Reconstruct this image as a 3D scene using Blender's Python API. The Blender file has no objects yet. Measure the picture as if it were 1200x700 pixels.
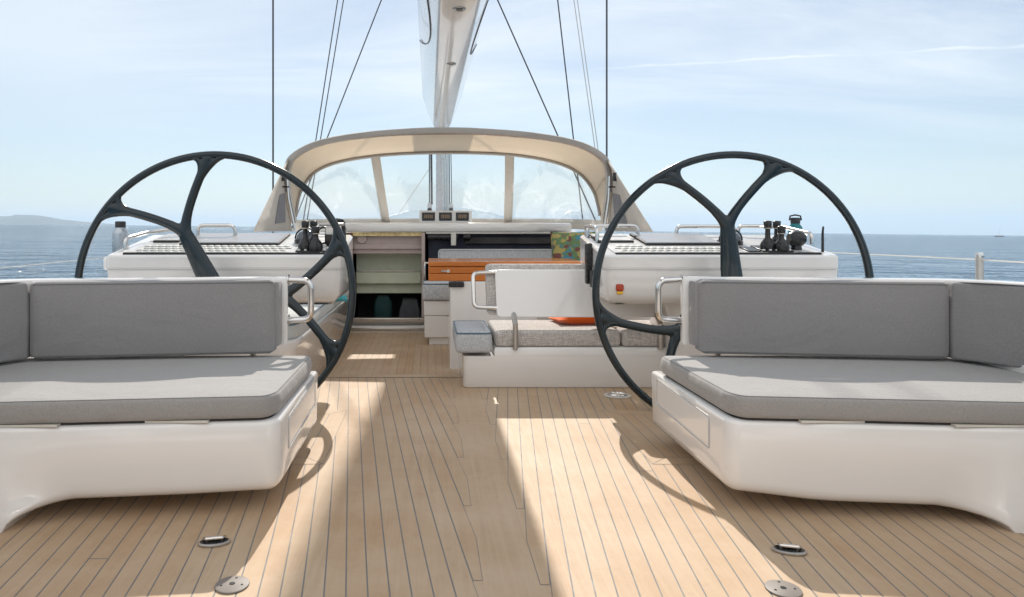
import bpy, bmesh, math, random
from mathutils import Vector, Matrix
R = math.radians
random.seed(7)
S = bpy.context.scene
COL = S.collection
VX, VY, CX, CZ, F = 503.0, 268.0, -0.24, 1.10, 800.0

def P(px, py, d):
    """a point of the place, d metres ahead of the helm viewpoint"""
    return Vector((CX + (px - VX) * d / F, d, CZ - (py - VY) * d / F))

# ------------------------------------------------------------------ camera
cam_d = bpy.data.cameras.new('camera')
cam = bpy.data.objects.new('camera', cam_d)
COL.objects.link(cam)
cam.location = (CX, 0, CZ)
cam.rotation_euler = (R(90), 0, 0)
cam_d.sensor_width = 36
cam_d.lens = 24
cam_d.shift_x = (600 - VX) / 1200
cam_d.shift_y = -(350 - VY) / 1200
cam_d.clip_start = 0.05
cam_d.clip_end = 200000
S.camera = cam

# ------------------------------------------------------------------ light
SUN_EL, SUN_AZ = 40.0, 2.8         # azimuth to starboard of straight ahead
SKY_STRENGTH, SUN_STRENGTH = 0.07, 3.75
AFT_FILL, AFT_FILL_COL = 0.95, (14.2, 13.9, 13.6, 1)
HEEL = 0.0117                      # slope of the sea against the heeled deck
S.view_settings.view_transform = 'Standard'
S.view_settings.look = 'None'
S.view_settings.exposure = 0.45
S.view_settings.gamma = 1
S.view_settings.use_curve_mapping = False

world = bpy.data.worlds.new("World")
S.world = world
world.use_nodes = True
wn, wl = world.node_tree.nodes, world.node_tree.links
wn.clear()
def W(t, **k):
    n = wn.new(t)
    for a, b in k.items(): setattr(n, a, b)
    return n
wo = W('ShaderNodeOutputWorld'); wb = W('ShaderNodeBackground')
wb.inputs['Strength'].default_value = SKY_STRENGTH
sky = W('ShaderNodeTexSky', sky_type='NISHITA', sun_disc=False)
sky.sun_elevation = R(SUN_EL); sky.sun_rotation = R(SUN_AZ)
sky.altitude = 0; sky.air_density = 1.0; sky.dust_density = 0.25; sky.ozone_density = 1.6
tc = W('ShaderNodeTexCoord')
mp = W('ShaderNodeMapping'); mp.inputs['Rotation'].default_value = (0, -math.atan(HEEL), 0)
wl.new(tc.outputs['Generated'], mp.inputs['Vector'])
wl.new(mp.outputs['Vector'], sky.inputs['Vector'])
# thin cirrus and one contrail, high above the haze
def wmath(op, a, b=None, clamp=False):
    n = W('ShaderNodeMath', operation=op); n.use_clamp = clamp
    for i, v in enumerate((a, b)):
        if v is None: continue
        if isinstance(v, (int, float)): n.inputs[i].default_value = v
        else: wl.new(v, n.inputs[i])
    return n.outputs[0]
sep = W('ShaderNodeSeparateXYZ'); wl.new(mp.outputs['Vector'], sep.inputs[0])
zc = wmath('MAXIMUM', sep.outputs['Z'], 0.03)
zc = wmath('ADD', zc, 0.10)
u = wmath('DIVIDE', sep.outputs['X'], zc); v = wmath('DIVIDE', sep.outputs['Y'], zc)
comb = W('ShaderNodeCombineXYZ'); wl.new(u, comb.inputs[0]); wl.new(v, comb.inputs[1])
m2 = W('ShaderNodeMapping'); m2.inputs['Rotation'].default_value = (0, 0, R(28)); m2.inputs['Scale'].default_value = (0.45, 1.25, 1)
wl.new(comb.outputs[0], m2.inputs['Vector'])
n1 = W('ShaderNodeTexNoise'); n1.inputs['Scale'].default_value = 0.9; n1.inputs['Detail'].default_value = 9; n1.inputs['Roughness'].default_value = 0.62; n1.inputs['Distortion'].default_value = 0.7
wl.new(m2.outputs[0], n1.inputs['Vector'])
mr = W('ShaderNodeMapRange'); mr.inputs['From Min'].default_value = 0.42; mr.inputs['From Max'].default_value = 0.75; mr.inputs['To Min'].default_value = 0.32; mr.inputs['To Max'].default_value = 0.85
wl.new(n1.outputs['Fac'], mr.inputs['Value'])
veil = W('ShaderNodeMapRange'); veil.inputs['From Min'].default_value = 0.15; veil.inputs['From Max'].default_value = -0.45; veil.inputs['To Max'].default_value = 0.62
wl.new(wmath('ADD', sep.outputs['X'], wmath('MULTIPLY', wmath('SUBTRACT', n1.outputs['Fac'], 0.5), 0.9)), veil.inputs['Value'])
# contrail: a thin band round a great circle through the two directions
d1 = Vector(((700 - VX) / F, 1, (VY - 80) / F)).normalized()
d2 = Vector(((1200 - VX) / F, 1, (VY - 53) / F)).normalized()
nrm = d1.cross(d2).normalized()
dp = W('ShaderNodeVectorMath', operation='DOT_PRODUCT'); dp.inputs[1].default_value = nrm
wl.new(tc.outputs['Generated'], dp.inputs[0])
nz = W('ShaderNodeTexNoise'); nz.inputs['Scale'].default_value = 14; nz.inputs['Detail'].default_value = 6
wl.new(tc.outputs['Generated'], nz.inputs['Vector'])
wob = wmath('MULTIPLY', wmath('SUBTRACT', nz.outputs['Fac'], 0.5), 0.012)
dist = wmath('ABSOLUTE', wmath('ADD', dp.outputs['Value'], wob))
band = W('ShaderNodeMapRange'); band.interpolation_type = 'SMOOTHSTEP'
band.inputs['From Min'].default_value = 0.0; band.inputs['From Max'].default_value = 0.0065; band.inputs['To Min'].default_value = 1; band.inputs['To Max'].default_value = 0
wl.new(dist, band.inputs['Value'])
sp2 = W('ShaderNodeSeparateXYZ'); wl.new(tc.outputs['Generated'], sp2.inputs[0])
xm = W('ShaderNodeMapRange'); xm.inputs['From Min'].default_value = 0.0; xm.inputs['From Max'].default_value = 0.35; xm.inputs['To Max'].default_value = 0.75
wl.new(sp2.outputs['X'], xm.inputs['Value'])
trail = wmath('MULTIPLY', wmath('MULTIPLY', band.outputs[0], xm.outputs[0]), wmath('ADD', wmath('MULTIPLY', nz.outputs['Fac'], 1.2), 0.35))
hz = W('ShaderNodeMapRange'); hz.inputs['From Min'].default_value = 0.02; hz.inputs['From Max'].default_value = 0.22
wl.new(sep.outputs['Z'], hz.inputs['Value'])
cl = wmath('MAXIMUM', wmath('MULTIPLY', wmath('MAXIMUM', mr.outputs[0], veil.outputs[0]), hz.outputs[0]), trail, True)
# unseen cloud bank added over the aft half of the sky as fill
aftn = W('ShaderNodeTexNoise'); aftn.inputs['Scale'].default_value = 2.2; aftn.inputs['Detail'].default_value = 6
wl.new(tc.outputs['Generated'], aftn.inputs['Vector'])
aft_ = W('ShaderNodeMapRange'); aft_.inputs['From Min'].default_value = 0.15; aft_.inputs['From Max'].default_value = -0.45; aft_.inputs['To Max'].default_value = 1.0
wl.new(wmath('ADD', sep.outputs['Y'], wmath('MULTIPLY', wmath('SUBTRACT', aftn.outputs['Fac'], 0.5), 0.8)), aft_.inputs['Value'])
aftf = wmath('MULTIPLY', aft_.outputs[0], AFT_FILL)
mix = W('ShaderNodeMix', data_type='RGBA')
wl.new(cl, mix.inputs['Factor']); wl.new(sky.outputs[0], mix.inputs[6]); mix.inputs[7].default_value = (11.2, 11.7, 12.0, 1)
mixa = W('ShaderNodeMix', data_type='RGBA')
wl.new(mix.outputs[2], mixa.inputs[6]); mixa.inputs[7].default_value = AFT_FILL_COL
hi_ = W('ShaderNodeMapRange'); hi_.inputs['From Min'].default_value = 0.0; hi_.inputs['From Max'].default_value = 0.5; hi_.inputs['To Min'].default_value = 0.03
wl.new(sep.outputs['Z'], hi_.inputs['Value'])
wl.new(wmath('MULTIPLY', aftf, hi_.outputs[0]), mixa.inputs['Factor'])
wl.new(mixa.outputs[2], wb.inputs['Color']); wl.new(wb.outputs[0], wo.inputs['Surface'])

sd = bpy.data.lights.new('sun', 'SUN'); sd.energy = SUN_STRENGTH; sd.angle = R(0.53); sd.color = (1.0, 0.93, 0.84)
sun = bpy.data.objects.new('sun', sd); COL.objects.link(sun)
ce = math.cos(R(SUN_EL))
to_sun = Vector((math.sin(R(SUN_AZ)) * ce, math.cos(R(SUN_AZ)) * ce, math.sin(R(SUN_EL))))
sun.rotation_euler = to_sun.to_track_quat('Z', 'Y').to_euler()
sun.location = to_sun * 60

# ------------------------------------------------------------------ materials
class NT:
    def __init__(s, name):
        s.m = bpy.data.materials.new(name); s.m.use_nodes = True
        s.n, s.l = s.m.node_tree.nodes, s.m.node_tree.links
        s.n.clear()
        s.out = s.n.new('ShaderNodeOutputMaterial')
        s.tc = s.n.new('ShaderNodeTexCoord')
    def N(s, t, ins=None, **k):
        n = s.n.new(t)
        for a, b in k.items(): setattr(n, a, b)
        for a, b in (ins or {}).items(): s.set(n.inputs[a], b)
        return n
    def set(s, sock, v):
        if isinstance(v, bpy.types.NodeSocket): s.l.new(v, sock)
        else: sock.default_value = v
    def coord(s, scale=(1, 1, 1), rot=(0, 0, 0), src='Object'):
        return s.N('ShaderNodeMapping', {'Vector': s.tc.outputs[src], 'Scale': scale, 'Rotation': rot}).outputs[0]
    def noise(s, sc, vec=None, det=4, rough=.5, dist=0):
        return s.N('ShaderNodeTexNoise', {'Scale': sc, 'Detail': det, 'Roughness': rough, 'Distortion': dist, 'Vector': vec or s.coord()}).outputs['Fac']
    def rng(s, v, a, b, c=0, d=1):
        return s.N('ShaderNodeMapRange', {'Value': v, 'From Min': a, 'From Max': b, 'To Min': c, 'To Max': d}).outputs[0]
    def math(s, op, a, b):
        n = s.N('ShaderNodeMath', operation=op); s.set(n.inputs[0], a); s.set(n.inputs[1], b); return n.outputs[0]
    def mix(s, f, a, b, bt='MIX'):
        n = s.N('ShaderNodeMix', data_type='RGBA', blend_type=bt)
        s.set(n.inputs[0], f)
        for i, c in ((6, a), (7, b)):
            s.set(n.inputs[i], tuple(c) + (1,) if isinstance(c, (tuple, list)) and len(c) == 3 else c)
        return n.outputs[2]
    def bump(s, h, st, d=.01, normal=None):
        i = {'Height': h, 'Strength': st, 'Distance': d}
        if normal: i['Normal'] = normal
        return s.N('ShaderNodeBump', i).outputs[0]
    def bsdf(s, **k):
        n = s.N('ShaderNodeBsdfPrincipled')
        for a, b in k.items():
            key = {'color': 'Base Color', 'rough': 'Roughness', 'metal': 'Metallic', 'normal': 'Normal', 'coat': 'Coat Weight', 'ior': 'IOR',
                   'spec': 'Specular IOR Level', 'coatr': 'Coat Roughness', 'alpha': 'Alpha', 'sheen': 'Sheen Weight', 'trans': 'Transmission Weight',
                   'emit': 'Emission Color', 'emits': 'Emission Strength'}[a]
            s.set(n.inputs[key], tuple(b) + (1,) if isinstance(b, (tuple, list)) and len(b) == 3 else b)
        return n
    def done(s, n):
        s.l.new(n.outputs[0], s.out.inputs['Surface']); return s.m

def simple(name, col, rough=.5, metal=0, var=.08, vs=6, bump=0, bs=80, **k):
    t = NT(name)
    f = t.noise(vs, det=6, rough=.6)
    c = t.mix(t.rng(f, .3, .7), tuple(x * (1 - var) for x in col), tuple(min(1, x * (1 + var)) for x in col))
    r = t.rng(t.noise(vs * 1.7, det=5), .3, .7, max(.01, rough - .06 - rough * .15), rough + .06)
    kw = dict(color=c, rough=r, metal=metal, **k)
    if bump: kw['normal'] = t.bump(t.noise(bs, det=5), bump, .002)
    return t.done(t.bsdf(**kw))

M = {}
def gel(name, col, rough):
    t = NT(name)
    f = t.noise(1.6, det=5)
    smear = t.noise(5, t.coord((1, 1, 6)), det=8, rough=.7)
    c = t.mix(t.rng(f, .3, .7), tuple(x * .965 for x in col), col)
    c = t.mix(t.rng(smear, .52, .8, 0, .10), c, tuple(x * .82 for x in col))
    r = t.math('ADD', t.rng(smear, .3, .8, -.02, .09), rough)
    nb = t.bump(t.noise(3.0, det=2), .03, .05)
    return t.done(t.bsdf(color=c, rough=r, normal=nb, coat=.6, coatr=.05))
M['white'] = gel('white_gelcoat', (.79, .775, .755), .14)
M['white_matt'] = gel('white_matt_paint', (.78, .77, .745), .4)
M['cream'] = gel('boom_paint', (.80, .755, .69), .14)

def fabric(name, col, weave=900, wr=1.0, sheen=.25, fine=.14):
    t = NT(name)
    w1 = t.noise(1.0, t.coord((weave, weave * .12, weave * .12)), det=2)
    w2 = t.noise(1.0, t.coord((weave * .12, weave, weave)), det=2)
    w = t.math('ADD', w1, w2)
    big = t.noise(2.2, det=4, rough=.6)
    c = t.mix(t.rng(w, .7, 1.3), tuple(x * (1 - fine) for x in col), tuple(x * (1 + fine) for x in col))
    c = t.mix(t.rng(big, .35, .7, 0, .35), c, tuple(x * .84 for x in col))
    b1 = t.bump(t.noise(3.5, t.coord((.7, 1.3, 1.3)), det=3, dist=1.0), .32 * wr, .035)
    b2 = t.bump(w, .35, .002, b1)
    return t.done(t.bsdf(color=c, rough=.9, normal=b2, sheen=sheen, spec=.2))
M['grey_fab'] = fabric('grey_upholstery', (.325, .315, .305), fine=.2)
M['seam'] = fabric('grey_seam_thread', (.17, .165, .16), 400)
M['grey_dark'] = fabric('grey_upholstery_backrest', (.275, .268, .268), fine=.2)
M['blue_fab'] = fabric('blue_grey_piping', (.10, .16, .21), 300)
M['pale_fab'] = fabric('pale_blue_upholstery', (.55, .58, .58), 500)
def tweed(name, a, b, sc=230):
    t = NT(name)
    w1 = t.noise(1.0, t.coord((sc, sc * .10, sc * .10)), det=2)
    w2 = t.noise(1.0, t.coord((sc * .10, sc, sc)), det=2)
    w = t.math('ADD', t.math('ADD', w1, w2), .09)
    c = t.mix(t.rng(w, .72, 1.42), a, b)
    return t.done(t.bsdf(color=c, rough=.92, normal=t.bump(w, .5, .003), spec=.15))
M['tweed'] = tweed('grey_tweed_fabric', (.27, .25, .24), (.68, .64, .60))
M['tweed_blue'] = tweed('blue_tweed_fabric', (.29, .31, .34), (.64, .65, .66), 300)

t = NT('black_carbon_lacquer')
M['carbon'] = t.done(t.bsdf(color=t.mix(t.noise(9, det=4), (.007, .015, .021), (.013, .025, .032)), rough=t.rng(t.noise(30), .3, .7, .14, .28), spec=.35, coat=.3, coatr=.05))
t = NT('polished_stainless')
M['steel'] = t.done(t.bsdf(color=t.mix(t.noise(14, det=5), (.60, .58, .56), (.74, .73, .71)), rough=t.rng(t.noise(25, det=6), .3, .7, .07, .2), metal=1.0))
M['satin'] = simple('satin_metal', (.50, .47, .43), .38, 1.0, .1, 20)
M['alu'] = simple('mast_aluminium', (.55, .56, .57), .3, .3, .03, 3)
M['black'] = simple('black_plastic', (.016, .016, .018), .32, 0, .2, 30)
M['rubber'] = simple('black_rubber', (.02, .02, .022), .65)
M['wire'] = simple('dark_rigging_wire', (.07, .075, .085), .5, .3)
M['panel'] = simple('grey_console_panel', (.50, .50, .49), .35, 0, .05)
M['glass'] = simple('dark_glass_screen', (.33, .33, .33), .22, 0, .05, 4)
M['tile'] = simple('white_grip_pad', (.80, .80, .76), .45)
M['navy'] = simple('navy_lip_shade', (.012, .016, .035), .75, 0, .2, 5)
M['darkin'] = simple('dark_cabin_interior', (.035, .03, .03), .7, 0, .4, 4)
M['mauve'] = simple('mauve_brown_panel', (.44, .35, .325), .35, 0, .06, 3)
M['sage'] = simple('sage_green_panel', (.62, .66, .50), .3, 0, .05, 3)
M['walnut'] = simple('varnished_walnut', (.14, .05, .02), .3, 0, .3, 12)
M['teal'] = simple('teal_enamel', (.0, .17, .19), .3, 0, .1)
M['tealfab'] = fabric('turquoise_cloth', (.08, .42, .50), 300)
M['orange'] = fabric('orange_cloth', (.85, .15, .02), 300)
M['red'] = simple('red_webbing', (.42, .05, .02), .6)
M['yellow'] = simple('yellow_webbing', (.75, .45, .03), .6)
M['gold'] = simple('folded_straw_cloth', (.85, .62, .30), .5, 0, .35, 18)
M['display'] = simple('amber_display', (.06, .045, .035), .12, 0, .1, 10)
M['digit'] = simple('display_digits', (.30, .20, .12), .3)
M['ivory'] = simple('ivory_plastic', (.62, .60, .54), .4)

def teak(name, a, b, gloss=.62, grain_axis=1):
    t = NT(name)
    at = t.N('ShaderNodeAttribute', attribute_name='tone').outputs['Fac']
    sc = [170, 170, 170]; sc[grain_axis] = 4.5
    g = t.noise(1.0, t.coord(tuple(sc)), det=7, rough=.65)
    sc2 = [38, 38, 38]; sc2[grain_axis] = 1.3
    g2 = t.noise(1.0, t.coord(tuple(sc2)), det=4, rough=.6, dist=.6)
    wear = t.noise(1.8, det=7, rough=.65)
    spots = t.noise(16, det=4, rough=.7)
    c = t.mix(t.rng(g, .25, .75), a, b)
    c = t.mix(t.rng(g2, .35, .7, 0, .45), c, tuple(x * y for x, y in zip(a, (.86, .78, .72))))
    c = t.mix(t.rng(at, 0, 1, 0, .6), c, tuple(x * y for x, y in zip(a, (.98, .84, .70))))
    c = t.mix(t.rng(wear, .38, .68, 0, .6), c, (b[0] * 1.06, b[1] * 1.09, b[2] * 1.16))
    c = t.mix(t.rng(spots, .58, .8, 0, .4), c, tuple(x * .75 for x in a))
    return t.done(t.bsdf(color=c, rough=t.rng(g, .3, .7, gloss - .1, gloss + .1), normal=t.bump(g, .35, .0012), spec=.35))
M['teak'] = teak('bleached_teak', (.425, .302, .193), (.525, .40, .272))
M['teakdark'] = teak('shaded_side_teak', (.46, .33, .22), (.58, .43, .30))
M['teakvar'] = teak('varnished_teak_table', (.42, .12, .02), (.62, .22, .05), .22, 0)
M['caulk'] = simple('grey_deck_caulking', (.21, .205, .195), .75)

# canvas: light goes through it
t = NT('beige_sprayhood_canvas')
w = t.math('ADD', t.noise(1, t.coord((700, 80, 80)), det=2), t.noise(1, t.coord((80, 700, 700)), det=2))
cc = t.mix(t.rng(t.noise(2.5, det=5), .3, .7), (.66, .62, .56), (.74, .70, .64))
nb = t.bump(w, .2, .001, t.bump(t.noise(5, t.coord((1, 1, .5)), det=3, dist=.8), .25, .02))
bd = t.bsdf(color=cc, rough=.9, normal=nb, spec=.1)
tl = t.N('ShaderNodeBsdfTranslucent', {'Color': t.mix(.5, (.88, .79, .67), (.90, .81, .69)), 'Normal': nb})
mx = t.N('ShaderNodeMixShader', {0: .5}); t.l.new(bd.outputs[0], mx.inputs[1]); t.l.new(tl.outputs[0], mx.inputs[2])
M['canvas'] = t.done(mx)
M['canvas_grey'] = fabric('grey_sprayhood_canvas', (.40, .37, .34), 500)
M['canvas_side'] = fabric('beige_side_canvas', (.62, .575, .51), 500)
# clear vinyl: see-through, glossy, with milky creases
t = NT('clear_vinyl_window')
wv = t.coord((1.6, 1, .35), (0, R(38), 0))
cr = t.N('ShaderNodeTexNoise', {'Vector': wv, 'Scale': 2.2, 'Detail': 3.0, 'Roughness': .45, 'Distortion': 2.2}).outputs['Fac']
ridge = t.math('ABSOLUTE', t.math('SUBTRACT', cr, .5), 0)
rm = t.rng(ridge, .0, .07, 1, 0)
zz = t.N('ShaderNodeSeparateXYZ', {0: t.tc.outputs['Object']}).outputs['Z']
low = t.rng(zz, 1.95, 1.2, .04, 1.0)
pat = t.rng(t.noise(1.4, det=3, dist=1), .45, .62)
mask = t.math('MULTIPLY', t.math('MULTIPLY', rm, pat), t.math('MULTIPLY', low, .17))
mask = t.math('ADD', mask, t.math('MULTIPLY', t.rng(t.noise(3.2, wv, det=5, dist=2.5), .50, .72), t.math('MULTIPLY', low, .02)))
nb = t.bump(cr, .25, .03)
tr = t.N('ShaderNodeBsdfTransparent', {'Color': (.93, .945, .95, 1)})
gl = t.N('ShaderNodeBsdfGlossy', {'Roughness': .06, 'Normal': nb})
fr = t.N('ShaderNodeFresnel', {'IOR': 1.4, 'Normal': nb}).outputs[0]
m1 = t.N('ShaderNodeMixShader', {0: t.math('MULTIPLY', fr, .22)}); t.l.new(tr.outputs[0], m1.inputs[1]); t.l.new(gl.outputs[0], m1.inputs[2])
ts = t.N('ShaderNodeBsdfTranslucent', {'Color': (.95, .96, .96, 1), 'Normal': nb})
m2_ = t.N('ShaderNodeMixShader', {0: mask}); t.l.new(m1.outputs[0], m2_.inputs[1]); t.l.new(ts.outputs[0], m2_.inputs[2])
M['vinyl'] = t.done(m2_)
# tropical print
t = NT('tropical_print_cloth')
vc = t.N('ShaderNodeTexVoronoi', {'Vector': t.coord(), 'Scale': 26.0}).outputs['Color']
sx = t.N('ShaderNodeSeparateColor', {0: vc})
c = t.mix(t.rng(t.noise(9, det=3, dist=1), .42, .5), (.05, .22, .30), (.12, .20, .09))
c = t.mix(t.rng(sx.outputs[0], .62, .64), c, (.36, .30, .10))
c = t.mix(t.rng(sx.outputs[1], .84, .86), c, (.16, .06, .05))
M['tropic'] = t.done(t.bsdf(color=c, rough=.85))
# sea
t = NT('sea_water')
o = t.tc.outputs['Object']
def sn(sc, st, det):
    return t.N('ShaderNodeTexNoise', {'Vector': t.coord((sc * st, sc, sc)), 'Scale': 1.0, 'Detail': det, 'Roughness': .6, 'Distortion': .3}).outputs['Fac']
b0 = t.bump(sn(.05, .6, 3), 1.0, 9.0)
b1 = t.bump(sn(.22, .7, 4), 1.0, 4.2, b0)
b2 = t.bump(sn(.9, .75, 4), 1.0, 1.1, b1)
b3 = t.bump(sn(3.5, .8, 3), 1.0, .14, b2)
wc = t.mix(t.rng(sn(.02, .3, 4), .35, .7), (.020, .085, .165), (.030, .11, .20))
M['sea'] = t.done(t.bsdf(color=wc, rough=.07, ior=1.33, spec=.30, normal=b3))
t = NT('hill_scrub')
M['hill'] = t.done(t.bsdf(color=t.mix(t.noise(.004, det=8, rough=.6), (.035, .05, .04), (.09, .085, .07)), rough=.95))

# ------------------------------------------------------------------ mesh helpers
class MB:
    def __init__(s): s.bm = bmesh.new(); s.tone = None
    def face(s, pts, mi=0):
        try:
            f = s.bm.faces.new([s.bm.verts.new(p) for p in pts]); f.material_index = mi; return f
        except ValueError: return None
    def box(s, x0, x1, y0, y1, z0, z1, mat=None):
        v = [Vector((x, y, z)) for z in (z0, z1) for y in (y0, y1) for x in (x0, x1)]
        if mat: v = [mat @ q for q in v]
        b = [s.bm.verts.new(q) for q in v]
        for f in ((0, 2, 3, 1), (4, 5, 7, 6), (0, 1, 5, 4), (2, 6, 7, 3), (0, 4, 6, 2), (1, 3, 7, 5)):
            s.bm.faces.new([b[i] for i in f])
        return s
    def rings(s, rings, closed=True, cap=True):
        vs = [[s.bm.verts.new(p) for p in r] for r in rings]
        n = len(vs[0])
        for a, b in zip(vs, vs[1:]):
            for i in range(n if closed else n - 1):
                j = (i + 1) % n
                try: s.bm.faces.new((a[i], a[j], b[j], b[i]))
                except ValueError: pass
        if cap and closed:
            s.bm.faces.new(list(reversed(vs[0]))); s.bm.faces.new(vs[-1])
        return s
    def slab(s, outline, profile):
        """outline: plan points ccw; profile: (inset, z) from bottom to top"""
        out = []
        for e in profile:
            pts = inset(outline, e[0])
            if len(e) > 2:
                cx = sum(p[0] for p in outline) / len(outline); cy = sum(p[1] for p in outline) / len(outline)
                pts = [(p[0] + (cx - p[0]) * e[2], p[1] + (cy - p[1]) * e[2]) for p in pts]
            out.append([Vector((p[0], p[1], e[1])) for p in pts])
        return s.rings(out)
    def prism(s, pts, axis, a, b):
        def mk(u, v, w):
            return Vector({'x': (w, u, v), 'y': (u, w, v), 'z': (u, v, w)}[axis])
        return s.rings([[mk(u, v, a) for u, v in pts], [mk(u, v, b) for u, v in pts]])
    def tube(s, path, r, n=10, closed=False, cap=True):
        path = [Vector(p) for p in path]
        m = len(path); rs = r if isinstance(r, (list, tuple)) else [r] * m
        T = []
        for i in range(m):
            a = path[(i - 1) % m] if closed or i > 0 else path[i]
            b = path[(i + 1) % m] if closed or i < m - 1 else path[i]
            T.append((b - a).normalized())
        ref = Vector((0, 0, 1)) if abs(T[0].z) < .9 else Vector((1, 0, 0))
        nrm = T[0].cross(ref).normalized(); rings = []
        for i in range(m):
            nrm = (nrm - T[i] * nrm.dot(T[i])).normalized(); bn = T[i].cross(nrm)
            rings.append([path[i] + rs[i] * (math.cos(k * 2 * math.pi / n) * nrm + math.sin(k * 2 * math.pi / n) * bn) for k in range(n)])
        if closed: rings.append(rings[0]); cap = False
        return s.rings(rings, cap=cap)
    def lathe(s, prof, c, axis='z', n=24):
        c = Vector(c); rr = []
        for r, h in prof:
            ring = []
            for k in range(n):
                a = 2 * math.pi * k / n; u, v = r * math.cos(a), r * math.sin(a)
                ring.append(c + Vector({'z': (u, v, h), 'y': (u, h, -v), 'x': (h, u, v)}[axis]))
            rr.append(ring)
        return s.rings(rr)
    def build(s, name, mat, parent=None, bevel=0, smooth=True, seg=2, ang=35, mods=None):
        bm = s.bm
        bmesh.ops.remove_doubles(bm, verts=bm.verts, dist=1e-5)
        bmesh.ops.recalc_face_normals(bm, faces=bm.faces)
        me = bpy.data.meshes.new(name); bm.to_mesh(me); bm.free()
        for m_ in (mat if isinstance(mat, list) else [mat]): me.materials.append(m_)
        o = bpy.data.objects.new(name, me); COL.objects.link(o)
        if parent: o.parent = parent; o.matrix_parent_inverse = Matrix.Translation(-parent.location) @ Matrix()
        if parent and parent.parent:
            o.matrix_parent_inverse = Matrix.Identity(4) if parent.type == 'MESH' else o.matrix_parent_inverse
        elif parent and parent.type == 'MESH':
            o.matrix_parent_inverse = Matrix.Identity(4)
        if bevel:
            b = o.modifiers.new('edge', 'BEVEL'); b.width = bevel; b.segments = seg; b.limit_method = 'ANGLE'; b.angle_limit = R(30); b.harden_normals = False
        if smooth:
            me.polygons.foreach_set('use_smooth', [True] * len(me.polygons))
            me.set_sharp_from_angle(angle=R(ang if not bevel else 50))
        return o

def inset(poly, d):
    if abs(d) < 1e-9: return [tuple(p) for p in poly]
    n = len(poly); out = []
    for i in range(n):
        p0, p1, p2 = Vector(poly[i - 1][:2]), Vector(poly[i][:2]), Vector(poly[(i + 1) % n][:2])
        e1, e2 = (p1 - p0), (p2 - p1)
        if e1.length < 1e-7: e1 = e2
        if e2.length < 1e-7: e2 = e1
        e1.normalize(); e2.normalize()
        n1, n2 = Vector((-e1.y, e1.x)), Vector((-e2.y, e2.x))
        m = n1 + n2
        if m.length < 1e-6: m = n1.copy()
        m.normalize(); k = d / max(.35, m.dot(n1))
        out.append((p1.x + m.x * k, p1.y + m.y * k))
    return out
def rounded(pts, rads, n=6):
    out = []; N = len(pts)
    if not isinstance(rads, (list, tuple)): rads = [rads] * N
    for i in range(N):
        p0, p, p2 = Vector(pts[i - 1]), Vector(pts[i]), Vector(pts[(i + 1) % N]); r = rads[i]
        if r <= 0: out.append(tuple(p)); continue
        a, b = (p0 - p), (p2 - p); r = min(r, a.length * .49, b.length * .49)
        A, B = p + a.normalized() * r, p + b.normalized() * r
        for k in range(n + 1):
            q = k / n; out.append(tuple((1 - q) ** 2 * A + 2 * q * (1 - q) * p + q * q * B))
    return out
def fillet(path, r, n=6):
    path = [Vector(p) for p in path]; out = [path[0]]
    for i in range(1, len(path) - 1):
        p = path[i]; a, b = path[i - 1] - p, path[i + 1] - p; rr = min(r, a.length * .49, b.length * .49)
        A, B = p + a.normalized() * rr, p + b.normalized() * rr
        for k in range(n + 1):
            q = k / n; out.append((1 - q) ** 2 * A + 2 * q * (1 - q) * p + q * q * B)
    out.append(path[-1]); return out
def ccw(pts):
    a = sum(pts[i - 1][0] * pts[i][1] - pts[i][0] * pts[i - 1][1] for i in range(len(pts)))
    return pts if a > 0 else list(reversed(pts))
def tag(o, label=None, cat=None, group=None, kind=None):
    if label: o['label'] = label
    if cat: o['category'] = cat
    if group: o['group'] = group
    if kind: o['kind'] = kind
    return o
def thing(name, loc, label, cat, group=None):
    o = bpy.data.objects.new(name, None); COL.objects.link(o); o.location = loc; o.empty_display_size = .1
    return tag(o, label, cat, group)
def cushion_profile(z0, z1, r, dome=.006):
    p = [(r, z0)]
    for k in range(1, 5):
        a = R(90) * k / 5; p.append((r * (1 - math.sin(a)), z0 + r * (1 - math.cos(a))))
    p.append((0, z0 + r)); p.append((-.004, (z0 + z1) / 2)); p.append((0, z1 - r))
    for k in range(1, 6):
        a = R(90) * k / 5; p.append((r * (1 - math.cos(a)), z1 - r * (1 - math.sin(a))))
    p.append((r, z1 + dome * .5, .10)); p.append((r, z1 + dome, .30))
    return p

# ------------------------------------------------------------------ sea, hills, haze
def grid_sheet(name, mat, half, z):
    me = MB()
    me.face([(-half, -half, z + HEEL * half), (half, -half, z - HEEL * half), (half, half, z - HEEL * half), (-half, half, z + HEEL * half)])
    o = me.build(name, mat, smooth=False); tag(o, kind='structure'); return o
SEA_Z = -1.9
grid_sheet('sea', M['sea'], 60000, SEA_Z)

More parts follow.
